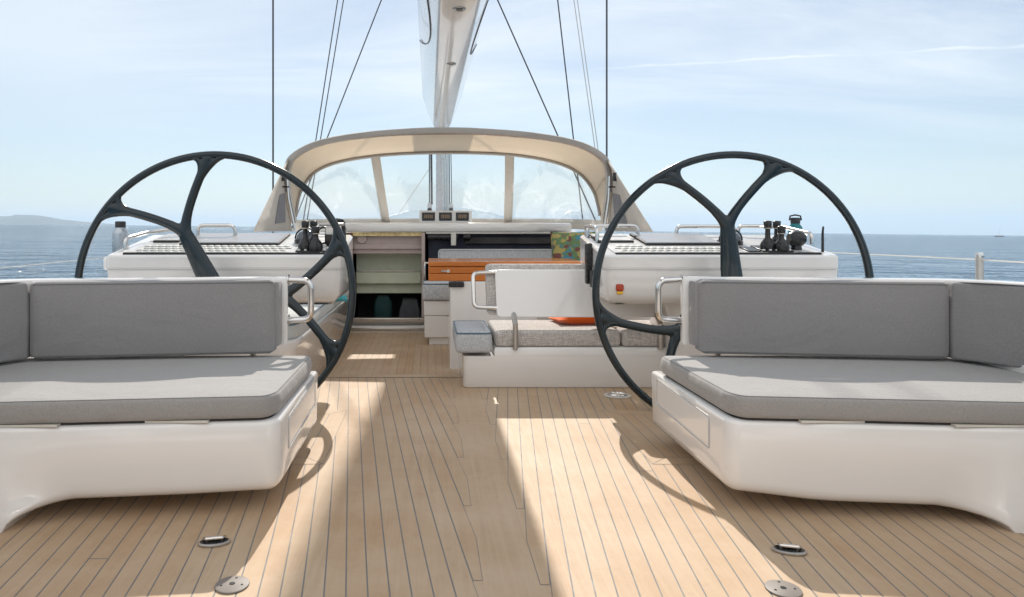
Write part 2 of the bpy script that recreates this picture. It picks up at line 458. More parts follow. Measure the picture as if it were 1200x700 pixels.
random.seed(11)
hm = MB()
D0 = 15000.0
prof = [(-520, 230), (-420, 246), (-300, 250), (-200, 244), (-120, 252), (-60, 254.5), (-20, 254), (0, 253.6), (14, 253.2), (17, 251.8), (30, 252), (46, 252.6), (52, 254.2), (58, 256.8), (66, 258.2), (78, 257.8), (86, 259.4), (100, 260.2), (114, 261.5), (124, 264)]
top = []
for (a, b), (c, d) in zip(prof, prof[1:]):
    n = max(2, int((c - a) / 2.5))
    for k in range(n):
        q = k / n; top.append((a + (c - a) * q, b + (d - b) * q + random.uniform(-.16, .16)))
rings = []
for px, py in top:
    c = P(px, py, D0); base = SEA_Z - HEEL * c.x - 40
    w = 900
    rings.append([(c.x, D0 - w, base), (c.x, D0 - w * .55 + random.uniform(-60, 60), base + (c.z - base) * .45), (c.x, D0, c.z), (c.x, D0 + w, base + (c.z - base) * .7), (c.x, D0 + 2.2 * w, base)])
hm.rings(rings, closed=False)
tag(hm.build('hills', M['hill'], smooth=True, ang=60), kind='structure')

hb = MB(); H = 61000
hb.box(-H, H, -H, H, -1000, 900)
t = NT('haze_air')
pv = t.N('ShaderNodeVolumePrincipled', {'Color': (.70, .86, 1, 1), 'Density': 0.00005, 'Anisotropy': .1})
t.l.new(pv.outputs[0], t.out.inputs['Volume'])
HAZE = hb.build('haze', t.m, smooth=False); tag(HAZE, kind='stuff')

# ------------------------------------------------------------------ yacht decks
SL = .115; PW = .0655; G = .0045
def clip(poly, f):
    out = []
    for i in range(len(poly)):
        a, b = poly[i - 1], poly[i]; fa, fb = f(a), f(b)
        if (fa >= 0) != (fb >= 0):
            t_ = fa / (fa - fb); out.append((a[0] + (b[0] - a[0]) * t_, a[1] + (b[1] - a[1]) * t_))
        if fb >= 0: out.append(b)
    return out
def add_plank(mb, poly, z, tone, g=None):
    g = G / 2 if g is None else g
    poly = ccw(poly)
    if len(poly) < 3: return
    q = inset(poly, g)
    f = mb.face([(x, y, z) for x, y in q])
    if f:
        mb.tones.append((f, tone))
def plank_sheet(name, zc, build):
    mb = MB(); mb.tones = []
    build(mb)
    lay = mb.bm.loops.layers.float_color.new('tone')
    for f, tn in mb.tones:
        f.material_index = 1
        for l in f.loops: l[lay] = (tn, tn, tn, 1)
    bm = mb.bm
    me = bpy.data.meshes.new(name); bm.normal_update()
    for f in bm.faces:
        if f.normal.z < 0 and abs(f.normal.z) > .5: f.normal_flip()
    bm.to_mesh(me); bm.free()
    me.materials.append(M['caulk']); me.materials.append(M['teak'])
    o = bpy.data.objects.new(name, me); COL.objects.link(o); return o
Y_END = 5.13
def deck_build(mb):
    rnd = random.Random(3)
    mb.face([(-2.5, -2, -.0008), (2.5, -2, -.0008), (2.5, Y_END, -.0008), (-2.5, Y_END, -.0008)])
    KL, KR = -.072, .102
    # king plank in lengths
    ys = [-2, -.3, 1.9, 3.9, Y_END]
    for a, b in zip(ys, ys[1:]):
        add_plank(mb, [(KL - .04, a), (KR + .04, a), (KR + .04, b), (KL - .04, b)], 0.0, rnd.random() * .5, .001)
    step = PW * math.sqrt(1 + SL * SL) / SL
    for side, K, y0 in ((-1, KL, 2.146), (1, KR, 2.12)):
        sg = side
        for k in range(-36, 14):
            # the inner line meets the margin at yk
            yk = y0 + .28 + k * step * 1.0 - 0
            # local frame: u grows outboard from the margin
            def L(y, j): return (y - (y0 + .28 + j * step)) * SL
            far = Y_END - .10
            # outboard widening towards the bow: lines u = SL*(y - yk)
            jm = k
            ue_in = lambda y: L(y, jm + 1)
            ue_out = lambda y: L(y, jm)
            # plank between inner line (jm+1) and outer line (jm)
            y_nib = y0 + .28 + jm * step + .032 / SL   # outer line is .032 off the margin
            y_in0 = y0 + .28 + (jm + 1) * step
            y_nib = max(y_nib, -1.9)
            if y_nib > far: continue
            poly = [(L(y_nib, jm), y_nib)]
            poly += [(L(far, jm), far)]
            if y_in0 < far:
                poly += [(L(far, jm + 1), far), (0, y_in0)]
            else: poly += [(0, far)]
            poly += [(0, y_nib)]
            if y_in0 < -1.9: poly = [(L(-1.9, jm), -1.9), (L(far, jm), far), (L(far, jm + 1), far), (L(-1.9, jm + 1), -1.9)]
            poly = clip(poly, lambda p: 2.35 - p[0])
            poly = clip(poly, lambda p: p[1] + 1.9)
            if len(poly) < 3: continue
            poly = [(K + sg * u, y) for u, y in poly]
            big = ccw(poly)
            bq = inset(big, .0002)
            mb.face([(x, y, .0006) for x, y in bq])
            # butt joints along the plank
            cuts = [rnd.uniform(-14, 5)]
            lo = -3.0
            for c_ in cuts + [9.0]:
                seg = clip(clip(big, lambda p, a=lo: p[1] - a), lambda p, b=c_: b - p[1])
                add_plank(mb, seg, .0013, rnd.random(), G * .55)
                lo = c_
        # outboard of line with k=-9 nothing is visible
    # margin board at the step
    add_plank(mb, [(-2.4, Y_END - .10), (2.4, Y_END - .10), (2.4, Y_END), (-2.4, Y_END)], .0034, .3, .0015)
    # framed insets round the wheels
    for s_, x0 in ((-1, -.735), (1, .80)):
        x1 = s_ * 2.2
        a, b = sorted((x0, x1))
        mb.face([(a, 3.18, .0019), (b, 3.18, .0019), (b, 4.13, .0019), (a, 4.13, .0019)])
        w = .095
        xi = x0 + s_ * w; xo = x1
        z = .0026
        add_plank(mb, [(x0, 3.18), (xi, 3.18 + w), (xi, 4.13 - w), (x0, 4.13)], z, .4)
        add_plank(mb, [(x0, 3.18), (xo, 3.18), (xo, 3.18 + w), (xi, 3.18 + w)], z, .25)
        add_plank(mb, [(x0, 4.13), (xi, 4.13 - w), (xo, 4.13 - w), (xo, 4.13)], z, .3)
        n = int(abs(xo - xi) / PW)
        for i in range(n):
            p0, p1 = xi + s_ * i * PW, xi + s_ * (i + 1) * PW
            add_plank(mb, [(p0, 3.18 + w), (p1, 3.18 + w), (p1, 4.13 - w), (p0, 4.13 - w)], z, rnd.random() * .8)
deck = plank_sheet('aft_deck', 0, deck_build); tag(deck, kind='structure')
ZL = -.10
def floor_build(mb):
    rnd = random.Random(5)
    mb.face([(-1.3, Y_END, ZL - .004), (1.6, Y_END, ZL - .004), (1.6, 8.2, ZL - .004), (-1.3, 8.2, ZL - .004)])
    x = -1.3
    while x < 1.55:
        c_ = rnd.uniform(5.5, 7.5)
        for a, b in ((Y_END, c_), (c_, 8.0)):
            add_plank(mb, [(x, a), (x + PW, a), (x + PW, b), (x, b)], ZL, rnd.random() * .9, .0012)
        x += PW
    f = mb.face([(-2.4, Y_END, -.3), (2.4, Y_END, -.3), (2.4, Y_END, .0), (-2.4, Y_END, .0)])
floor_o = plank_sheet('cockpit_floor', ZL, floor_build); tag(floor_o, kind='structure')

# hull shell with side decks and coachroof, white
m = MB()
for s_ in (-1, 1):
    # side deck sweeping to the gunwale
    out = [(2.36, -3), (3.15, -3), (3.22, 2), (3.2, 6), (3.05, 10), (2.6, 15), (1.7, 20), (0.0, 26), (0, 9.4), (2.36, 9.4)]
    pts = ccw([(s_ * x, y) for x, y in out])
    m.slab(pts, [(.25, -2.4), (.02, -.5), (0, .50), (.03, .53)])
o = m.build('hull', M['white'], bevel=0, ang=30); tag(o, kind='structure')
m = MB()
m.box(-2.9, 2.9, -2.9, 14, -2.2, -1.4); m.box(-2.4, 2.4, -2.9, 7.9, -1.4, -.31)
o = m.build('hull_bottom', M['white_matt']); tag(o, kind='structure')

# ------------------------------------------------------------------ coamings beside the centre cockpit
for s_, nm, lb in ((-1, 'port', 'long white cockpit coaming on the port side, between helm console and sprayhood'), (1, 'starboard', 'long white cockpit coaming on the starboard side, between helm console and sprayhood')):
    m = MB()
    x0, x1 = (1.62, 2.35)
    pts = [(s_ * x0, 5.12), (s_ * x1, 5.12), (s_ * 2.3, 7.0), (s_ * 2.1, 9.0), (s_ * (x0 - .1), 9.0), (s_ * (x0 - .1), 7.8)]
    m.slab(ccw(rounded(pts, .08, 4)), [(0, -.2), (0, .98), (.012, 1.015), (.04, 1.035)])
    o = m.build('cockpit_coaming', M['white'], ang=60); tag(o, lb, 'coaming', 'cockpit coamings')

# coachroof with companionway recess
cr_ = thing('coachroof', (0, 8.3, 0), 'low white coachroof with open companionway under the beige sprayhood', 'coachroof')
m = MB()
# crown of the roof ahead of the hood
m.slab(ccw(rounded([(-2.0, 9.75), (2.0, 9.75), (1.6, 15), (.9, 17.5), (-.9, 17.5), (-1.6, 15)], .3, 5)), [(0, .4), (.03, 1.02), (.08, 1.07), (.2, 1.085)])
m.build('roof', M['white'], cr_, ang=60)
m = MB()
lip = [(-1.20, 8.10), (-1.05, 8.0), (.92, 8.0), (1.06, 8.10), (1.5, 8.35), (1.55, 9.76), (-1.6, 9.76), (-1.6, 8.35)]
m.slab(ccw(lip), [(.012, 1.060), (0, 1.072), (0, 1.150), (.015, 1.165), (.03, 1.168)])
m.build('hatch_garage', M['white'], cr_, ang=50)
m = MB(); m.box(-1.16, -.31, 8.05, 8.08, 1.012, 1.057); m.build('straw_cover', M['gold'], cr_)
# mauve sliding panel
m = MB(); m.box(-1.16, -.295, 8.12, 8.16, .80, 1.055); m.box(-1.16, -.295, 8.09, 8.13, .855, .915); m.build('sliding_panel', M['mauve'], cr_, bevel=.006)
m = MB(); m.lathe([(0.0, 0), (.055, 0), (.06, .01), (.055, .02), (0, .02)], (-1.04, 8.09, .98), 'y'); m.build('panel_boss', M['mauve'], cr_)
# sage bulkhead seen in the opening
m = MB(); m.box(-1.14, -.30, 8.42, 8.46, .30, .87)
m.build('cabin_bulkhead', M['sage'], cr_, bevel=.008)
m = MB(); m.box(-1.14, -.335, 8.34, 8.42, .42, .58)
m.build('cabin_shelf', M['sage'], cr_, bevel=.02, seg=3)
m = MB(); m.box(-1.12, -.40, 8.325, 8.335, .575, .59); m.build('shelf_trim', M['satin'], cr_)
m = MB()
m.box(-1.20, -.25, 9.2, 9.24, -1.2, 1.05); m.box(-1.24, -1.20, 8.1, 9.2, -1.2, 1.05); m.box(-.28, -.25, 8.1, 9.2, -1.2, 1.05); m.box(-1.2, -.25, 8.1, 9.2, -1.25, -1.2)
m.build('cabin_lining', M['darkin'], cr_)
m = MB(); m.box(-1.20, -1.14, 7.98, 8.10, -.02, 1.05); m.build('door_jamb', M['walnut'], cr_, bevel=.006)
m = MB(); m.box(-.33, -.29, 7.99, 8.06, -.02, 1.05); m.build('door_jamb', M['mauve'], cr_, bevel=.006)
for z0, z1, mt in ((.005, .065, 'satin'), (-.095, -.045, 'satin')):
    m = MB(); m.box(-1.17, -.29, 7.90, 7.98, z0 - 0.0, z1); m.build('sill_bar', M[mt], cr_, bevel=.012)
m = MB(); m.box(-1.17, -.29, 7.95, 8.3, -.2, -.02); m.build('sill', M['white_matt'], cr_, bevel=.004)
m = MB(); m.box(-1.19, 1.0, 7.905, 7.945, -.2, -.03); m.build('riser', M['white_matt'], cr_, bevel=.004)
# near-black panel stands in for the shade under the hatch lip
m = MB(); m.box(-.285, 1.55, 8.10, 8.16, .30, 1.055); m.build('lip_shade_panel', M['navy'], cr_, bevel=.006)
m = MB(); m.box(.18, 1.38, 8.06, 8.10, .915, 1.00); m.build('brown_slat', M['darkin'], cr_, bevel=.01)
m = MB(); m.box(-.28, 1.38, 8.01, 8.07, 1.035, 1.058); m.build('hatch_rail', M['satin'], cr_, bevel=.004)
m = MB(); m.tube([(-.26, 8.03, 1.0), (.10, 8.03, 1.0)], .035, 14); m.tube([(.16, 8.03, 1.0), (.24, 8.03, 1.0)], .04, 14); m.build('hatch_roller', M['black'], cr_)
m = MB(); m.box(.015, .075, 7.985, 8.03, .90, 1.05); m.build('latch', M['ivory'], cr_, bevel=.008)
# hanging clothes in the dark cabin
bagm = MB()
bagm.slab(rounded([(-.92, 8.30), (-.70, 8.30), (-.68, 8.42), (-.92, 8.42)], .05, 4), [(.03, -.02), (.0, .03), (.01, .20), (.05, .27), (.09, .28)])
o = bagm.build('bag', simple('dark_teal_cloth', (.0, .03, .032), .8, bump=.4, bs=20)); tag(o, 'dark teal bag standing low inside the companionway', 'bag')
bagm = MB()
bagm.slab(rounded([(-.62, 8.28), (-.34, 8.26), (-.33, 8.42), (-.6, 8.42)], .05, 4), [(.03, -.02), (.0, .03), (.02, .15), (.06, .23), (.1, .25)])
o = bagm.build('bag', simple('dark_grey_cloth', (.05, .055, .06), .85, bump=.5, bs=25)); tag(o, 'dark grey bag in the companionway, right of the teal one', 'bag')

# steel grab rails either side of the companionway
o = MB(); o.tube(fillet([(-1.23, 8.0, .9), (-1.23, 7.9, .9), (-1.23, 7.9, .15), (-1.23, 8.0, .15)], .04), .014); o.tube([(-1.23, 7.9, .72), (-1.15, 8.0, .72)], .01, 8); o.tube([(-1.23, 7.9, .45), (-1.15, 8.0, .45)], .01, 8)
tag(o.build('grab_rail', M['steel']), 'tall stainless grab rail at the left side of the companionway', 'grab rail', 'companionway grab rails')
o = MB(); o.tube(fillet([(-.29, 8.05, .72), (-.29, 7.88, .72), (-.29, 7.88, .42), (-.29, 8.05, .42)], .05), .016); o.tube([(-.29, 7.88, .70), (-.02, 7.88, .70)], .014)
tag(o.build('grab_rail', M['steel']), 'short stainless grab rail between the companionway and the teak table', 'grab rail', 'companionway grab rails')

# instrument pod
ip = thing('instrument_pod', (0.0, 8.5, 1.16), 'white instrument pod with three small dark displays on the coachroof below the mast', 'instrument pod')
x0, x1 = CX + (491.5 - VX) * 8.3 / F, CX + (553 - VX) * 8.3 / F
z0, z1 = 1.166, CZ - (247 - VY) * 8.3 / F
m = MB(); m.box(x0, x1, 8.3, 8.42, z0, z1); m.build('housing', M['white_matt'], ip, bevel=.01)
for px in (502.1, 522, 541.8):
    cx_ = CX + (px - VX) * 8.3 / F; hw, hh = .078, .05; zc_ = CZ - (254 - VY) * 8.3 / F
    m = MB(); m.box(cx_ - hw, cx_ + hw, 8.290, 8.302, zc_ - hh, zc_ + hh); d_ = m.build('display', M['black'], ip, bevel=.004)
    m = MB(); m.box(cx_ - hw + .014, cx_ + hw - .014, 8.287, 8.292, zc_ - hh + .02, zc_ + hh - .014); m.build('screen', M['display'], d_)
    m = MB()
    for i in range(-2, 3):
        m.box(cx_ + i * .021 - .006, cx_ + i * .021 + .006, 8.2845, 8.2875, zc_ - .018, zc_ + .022)
    m.build('digits', M['digit'], d_)

# ------------------------------------------------------------------ sprayhood
dg = thing('sprayhood', (0, 8.5, 1.1), 'beige canvas sprayhood with clear vinyl windows over the companionway', 'sprayhood')
def smooth_curve(pts, n):
    """Catmull-Rom through pts"""
    pts = [Vector(p) for p in pts]
    ext = [pts[0] * 2 - pts[1]] + pts + [pts[-1] * 2 - pts[-2]]
    out = []; segs = len(pts) - 1
    for k in range(n + 1):
        t_ = k / n * segs; i = min(int(t_), segs - 1); f = t_ - i
        a, b, c, d = ext[i:i + 4]
        out.append(.5 * ((2 * b) + (c - a) * f + (2 * a - 5 * b + 4 * c - d) * f * f + (3 * b - a - 3 * c + d) * f ** 3))
    return out
NU = 48
aft = [P(341, 262, 7.5), P(334, 225, 7.5), P(334, 196, 7.5), P(345, 179, 7.5), P(378, 164, 7.5), P(440, 154.5, 7.5), P(525, 150.5, 7.5), P(612, 155, 7.5), P(672, 164.5, 7.5), P(704, 179, 7.5), P(716, 196, 7.5), P(717, 225, 7.5), P(712, 262, 7.5)]
topf = [P(345.5, 263, 7.75), P(347, 243, 7.75), P(353, 222, 8.0), P(369, 201, 8.3), P(400, 188, 8.6), P(455, 180, 8.8), P(525, 177.5, 8.9), P(597, 180, 8.8), P(648, 188.5, 8.6), P(678, 202, 8.3), P(695, 222, 8.0), P(702, 243, 7.75), P(705, 263, 7.75)]
base = [P(344, 264, 7.9), P(344.5, 265.5, 8.1), P(350, 265, 8.5), P(362, 264, 9.0), P(392, 263, 9.5), P(455, 262.5, 9.85), P(525, 262, 10.0), P(595, 262.5, 9.85), P(655, 263, 9.5), P(685, 264, 9.0), P(697, 265, 8.5), P(703, 265.5, 8.1), P(705, 264, 7.9)]
A, T_, B = smooth_curve(aft, NU), smooth_curve(topf, NU), smooth_curve(base, NU)
m = MB(); rows = []
for q in [0, .15, .35, .6, .8, 1]:
    rows.append([a.lerp(b, q) + Vector((0, 0, .05 * math.sin(math.pi * q))) * max(0, min(1, (a.z - 1.3))) for a, b in zip(A, T_)])
m.rings(rows, closed=False)
o = m.build('hood', M['canvas'], dg, ang=80)
sm = o.modifiers.new('thick', 'SOLIDIFY'); sm.thickness = .004
# turned hem of grey canvas over the aft hoop
m = MB(); up = Vector((0, 0, 1)); rows = []
cen = Vector((0, 7.5, 1.3))
def outd(p):
    d_ = (p - cen); d_.y = 0; d_.x *= .6; return d_.normalized()
ring = []
for i, a in enumerate(A[4:-4]):
    n_ = outd(a)
    ring.append([a - n_ * .055 + Vector((0, -.012, 0)), a - n_ * .0 + Vector((0, -.016, 0)), a + n_ * .012 + Vector((0, 0, 0)), a + n_ * .016 + Vector((0, .16, 0)) + n_ * .0, a + n_ * .004 + Vector((0, .16, 0)), a - n_ * .05 + Vector((0, .006, 0))])
m.rings(ring, closed=True)
m.build('hem', M['canvas_grey'], dg, ang=60)
m = MB(); m.tube([a - outd(a) * .05 + Vector((0, .03, 0)) for a in A], .016, 8); m.build('hoop', M['satin'], dg)
m = MB(); m.tube([p - outd(p) * .012 + Vector((0, -.01, 0)) for p in T_[2:-2]], .016, 8); m.build('hoop', M['canvas_grey'], dg)
# seams on the ceiling
for fi in (7, NU - 7):
    m = MB(); m.tube([r_[fi] + Vector((0, 0, -.006)) for r_ in rows if len(r_) > fi] or [A[fi].lerp(T_[fi], q) + Vector((0, 0, .05 * math.sin(math.pi * q) - .008)) for q in (0, .25, .5, .75, 1)], .006, 6)
    m.build('seam', M['canvas_grey'], dg)
# front frame band, window panes and dividers
def strip(c0, c1, i0, i1, q0, q1, off=0):
    mm = MB()
    rr = []
    for q in [q0 + (q1 - q0) * k / 6 for k in range(7)]:
        rr.append([c0[i].lerp(c1[i], q) + Vector((0, off, 0)) + Vector((0, -.05, .0)) * math.sin(math.pi * q) for i in range(i0, i1 + 1)])
    mm.rings(rr, closed=False); return mm
def find(c, px):
    return min(range(len(c)), key=lambda i: abs(VX + (c[i].x - CX) * F / c[i].y - px))
iL, iR = find(T_, 441), find(T_, 602)
for a, b in ((3, iL), (iL, iR), (iR, NU - 3)):
    strip(T_, B, a, b, .0, 1.0).build('window', M['vinyl'], dg, ang=80)
def band(pa, pb, wa, wb, name, mat):
    mm = MB(); rr = []
    for k in range(9):
        q = k / 8; c = pa.lerp(pb, q) + Vector((0, -.05 * math.sin(math.pi * q) - .012, 0)); w_ = wa + (wb - wa) * q
        rr.append([c + Vector((-w_, 0, 0)), c + Vector((-w_ * .5, -.008, 0)), c + Vector((w_ * .5, -.008, 0)), c + Vector((w_, 0, 0)), c + Vector((w_ * .5, .006, 0)), c + Vector((-w_ * .5, .006, 0))])
    mm.rings(rr); mm.build(name, mat, dg, ang=60)
band(T_[iL], P(452.5, 262, 9.85), .060, .060, 'window_divider', M['canvas_side'])
band(T_[iR], P(595, 262, 9.85), .060, .060, 'window_divider', M['canvas_side'])
# lower canvas skirt
m = MB(); rr = []
for p in B:
    rr.append([p + Vector((0, -.02, .075)), p + Vector((0, -.03, .06)), p + Vector((0, -.04, -.06)), p + Vector((0, 0.02, -.06)), p + Vector((0, .0, .075))])
m.rings(rr); m.build('skirt', M['canvas_side'], dg, ang=60)
m = MB(); rr = []
for i in range(2, NU - 1):
    d_ = (B[i] - T_[i]).normalized(); p = T_[i]
    rr.append([p + Vector((0, -.03, .012)), p + d_ * .055 + Vector((0, -.03, 0)), p + d_ * .055 + Vector((0, -.018, 0)), p + Vector((0, -.01, .012))])
m.rings(rr); m.build('window_border', M['canvas_side'], dg, ang=60)
# side wings running aft from the hoop
for s_, tip, foot in ((-1, P(297, 271.5, 6.1), P(343, 271, 7.5)), (1, P(765, 272, 6.15), P(711, 271, 7.5))):
    idx = [2, 3, 4, 6, 8, 9, 10] if s_ < 0 else [NU - 2, NU - 3, NU - 4, NU - 6, NU - 8, NU - 9, NU - 10]
    hoop = [foot] + [A[i] for i in idx]
    edge = [tip.lerp(hoop[-1], (k / (len(hoop) - 1))) + Vector((s_ * .03 * math.sin(math.pi * k / (len(hoop) - 1)), 0, 0)) for k in range(len(hoop))]
    edge = [tip.lerp(hoop[-1], min(1, (k / (len(hoop) - 1)) ** 1.0)) for k in range(len(hoop))]
    m = MB(); rr = []
    for h, e in zip(hoop, edge):
        rr.append([h.lerp(e, q) + Vector((s_ * (-.02) * math.sin(math.pi * q), 0, 0)) for q in (0, .25, .5, .75, 1)])
    m.rings(rr, closed=False)
    o = m.build('side_wing', M['canvas_side'], dg, ang=80); q_ = o.modifiers.new('thick', 'SOLIDIFY'); q_.thickness = .006
    # dark fasteners and pocket
    a = Vector(edge[0]); 
    def on(u_, v_): # u along foot->tip , v up
        i = int(v_ * (len(hoop) - 1)); f = v_ * (len(hoop) - 1) - i; i2 = min(i + 1, len(hoop) - 1)
        return hoop[i].lerp(hoop[i2], f).lerp(edge[i].lerp(edge[i2], f), u_)
    m = MB()
    off = Vector((-s_ * .03, -.015, 0))
    ps = [on(.25, .06) + off, on(.55, .06) + off, on(.50, .42) + off, on(.16, .42) + off]
    m.face(ps); o = m.build('pocket', simple('grey_mesh', (.24, .24, .26), .8), dg, smooth=False); q_ = o.modifiers.new('thick', 'SOLIDIFY'); q_.thickness = .008
    m = MB(); c = on(.3, .5) + off; m.box(c.x - .06, c.x + .06, c.y - .01, c.y + .01, c.z - .008, c.z + .008); m.build('strap', M['black'], dg, bevel=.003); m = MB(); c = on(.62, .66) + off; m.box(c.x - .02, c.x + .02, c.y - .01, c.y + .01, c.z - .045, c.z + .045)
    m.build('strap', M['black'], dg, bevel=.003)
    m = MB(); m.tube([on(0, 0) + off, on(0, .3) + off, on(0, .6) + off], .014, 8); m.build('pole', M['steel'], dg)

# ------------------------------------------------------------------ mast, boom, rigging
ms = thing('mast', (0, 14.2, 1.0), 'tall grey mast standing ahead of the sprayhood', 'mast')
m = MB(); m.slab(rounded([(-.10, 14.0), (.10, 14.0), (.10, 14.5), (-.10, 14.5)], .09, 6), [(0, .9), (0, 31)]); m.build('mast_tube', M['alu'], ms)
for s_ in (-1, 1):
    m = MB(); rr = []
    for k in range(9):
        q = k / 8; x = s_ * (.08 + 2.62 * q); y = 14.2 - .55 * q; ch = .20 - .06 * q
        rr.append([(x, y - ch, 11.1), (x, y, 11.1 + .035), (x, y + ch, 11.1), (x, y, 11.1 - .035)])
    m.rings(rr); m.build('spreader', M['alu'], ms, ang=70)
bm_ = thing('boom', (0, 7, 3), 'wide cream boom running overhead from the mast to the helm', 'boom')
m = MB(); rr = []
def boom_sec(y, k=1.0):
    z0 = 3.03 - (12.8 - y) * .0185
    pts = [(-.14, z0), (.14, z0), (.17, z0 + .015), (.30, z0 + .34), (.36, z0 + .50), (.36, z0 + .56), (.30, z0 + .58), (.0, z0 + .56), (-.30, z0 + .58), (-.36, z0 + .56), (-.36, z0 + .50), (-.30, z0 + .34), (-.17, z0 + .015)]
    return [(x * k, y, z0 + (z - z0) * k) for x, z in pts]
for y, k in ((.6, .75), (.9, .97), (1.4, 1), (4, 1), (7, 1), (10, 1), (12.6, 1), (13.3, .85), (13.9, .45)): rr.append(boom_sec(y, k))
m.rings(rr); m.build('boom_shell', M['cream'], bm_, bevel=.012, seg=3)
for px, py in ((540, 10), (531, 75)):
    for it in range(1):
        d_ = 5.7 if py < 50 else 7.6
        z0 = 3.03 - (12.8 - d_) * .0185
        d_ = (z0 - CZ) * F / (VY - py)
        m = MB(); m.lathe([(.0, -.008), (.035, -.008), (.05, -.012), (.055, -.004), (.055, .004), (0, .004)], (.005, d_, z0)); lo_ = m.build('downlight', M['satin'], bm_)
        m = MB(); m.lathe([(0, -.003), (.03, -.003), (.03, .003), (0, .003)], (.005, d_, z0 - .008)); m.build('lens', M['black'], lo_)
# reefing line hanging in a loop along the boom
for s_, y0_, y1_ in ((-1, 5.2, 8.4), (1, 6.6, 8.6)):
    m = MB(); pts = []
    for k in range(25):
        q = k / 24; y = y0_ + (y1_ - y0_) * q; zb = 3.03 - (12.8 - y) * .0185; hgt = .47 - .32 * math.sin(math.pi * q) ** .8
        xx = .17 + (hgt - .015) * .40
        pts.append((s_ * (xx + .006), y, zb + hgt))
    m.tube(pts, .006, 6); m.build('reefing_line', M['wire'], bm_)
vg = thing('boom_vang', (.05, 13.4, 1.1), 'polished steel vang strut rising from the mast foot to the boom', 'vang')
m = MB(); m.tube([P(523, 262, 13.2), P(522, 181, 13.2)], .056, 16); m.build('tube', M['steel'], vg)
m = MB(); m.tube([P(521, 184, 13.2), P(520, 150, 13.2)], .036, 14); m.tube([P(521, 187, 13.2), P(521, 181, 13.2)], .062, 14); m.build('ram', M['steel'], vg)
for pts, rad, lb in (
        ([(503.5, 262), (503, 182)], .011, 'grey halyard left of the mast tube'), ([(506, 240), (505.2, 184)], .02, 'thick grey halyard bundle beside the mast'),
        ([(527, 250), (526, 178)], .010, 'thin grey halyard right of the steel vang'), ([(529.5, 250), (528, 178)], .008, 'outermost thin halyard right of the steel vang')):
    m = MB(); m.tube([P(pts[0][0], pts[0][1], 13.0), P(pts[1][0], pts[1][1] - 26, 13.0)], rad, 8)
    tag(m.build('halyard', M['wire']), lb, 'halyard', 'halyards at the mast foot')
for px, lb in ((503.5, 'grey pulley block at the left foot of the mast'), (528.5, 'grey pulley block at the right foot of the mast')):
    c = P(px, 246, 12.9); bk = thing('pulley_block', c, lb, 'pulley', 'pulley blocks at the mast foot')
    m = MB(); m.slab(rounded([(c.x - .045, c.y - .03), (c.x + .045, c.y - .03), (c.x + .045, c.y + .03), (c.x - .045, c.y + .03)], .02, 3), [(.02, c.z - .16), (0, c.z - .12), (0, c.z + .08), (.03, c.z + .14)]); m.build('cheek', M['alu'], bk, ang=50)
    m = MB(); m.lathe([(0, -.035), (.04, -.035), (.04, .035), (0, .035)], c, 'y', 16); m.build('sheave', M['rubber'], bk)
# wires
def wire(p0, p1, r, lb, mat='wire'):
    m = MB(); m.tube([p0, p1], r, 6); tag(m.build('rigging_wire', M[mat]), lb, 'wire', 'rigging wires')
def ext(a, b, q): return a + (b - a) * q
top_m = lambda z: Vector((0, 14.2, z))
wire(P(320, 300, 11.6), Vector((P(320, 0, 11.6).x, 13.65, 11.1)) if False else P(320, -400, 11.6), .016, 'vertical shroud crossing the sky left of the sprayhood')
wire(P(711, 300, 11.6), P(711, -400, 11.6), .016, 'vertical shroud crossing the sky right of the sprayhood')
wire(P(385 - 44, 270, 14), P(518, -181, 14), .013, 'dark diagonal stay meeting the left end of the sprayhood roof')
wire(P(355, 262, 14), P(518, -787, 14), .012, 'outer of two close steep stays left of the boom')
wire(P(358, 270, 14.6), P(518, -700, 14.6), .012, 'inner of two close steep stays left of the boom')
wire(P(702, 268, 14), P(520, -142, 14), .015, 'dark diagonal stay running down through the right vinyl window')
wire(P(684, 268, 14), P(600, -470, 14), .014, 'steep dark stay right of the long diagonal stay')
wire(P(714, 270, 14), P(610, -480, 14), .009, 'thin pale stay left of the vertical shroud on the right', 'satin')
wire(P(711, 270, 14.4), P(604, -480, 14.4), .009, 'thinnest stay, beside the pale one on the right', 'satin')
wire(P(468, 250, 13), P(505, 195, 13), .006, 'thin line slanting from the mast across the left centre window', 'satin')

# lifelines and stanchions
st_d = 4.35
sp_ = P(1148, 298, st_d)
sg_ = thing('stanchion', (sp_.x, sp_.y, .5), 'steel stanchion post carrying the lifeline on the right side deck', 'stanchion')
m = MB(); m.tube([(sp_.x, sp_.y, .5), (sp_.x, sp_.y, sp_.z - .01), (sp_.x, sp_.y, sp_.z)], [.022, .022, .018], 14); m.build('post', M['satin'], sg_)
m = MB(); m.lathe([(0, 0), (.024, 0), (.026, .012), (.02, .03), (0, .03)], (sp_.x, sp_.y, sp_.z - .02), 'z', 14); m.build('cap', M['steel'], sg_)
m = MB(); z_ = sp_.z - .035
m.tube([(sp_.x - .25, .6, z_ - .02), (sp_.x - .02, 2.5, z_ - .012), (sp_.x, sp_.y, z_ + .0), (sp_.x - .02, 6.2, z_ - .012), (sp_.x - .05, 8.5, z_)], .0045, 6)
tag(m.build('lifeline', M['ivory']), 'white lifeline running through the stanchion along the right side deck', 'lifeline', 'lifelines')
m = MB(); m.tube([(-3.18, .6, .84), (-3.16, 4.5, .83), (-3.1, 8.5, .86)], .003, 6)
tag(m.build('lifeline', M['satin']), 'thin grey lifeline along the left side deck in front of the sea', 'lifeline', 'lifelines')

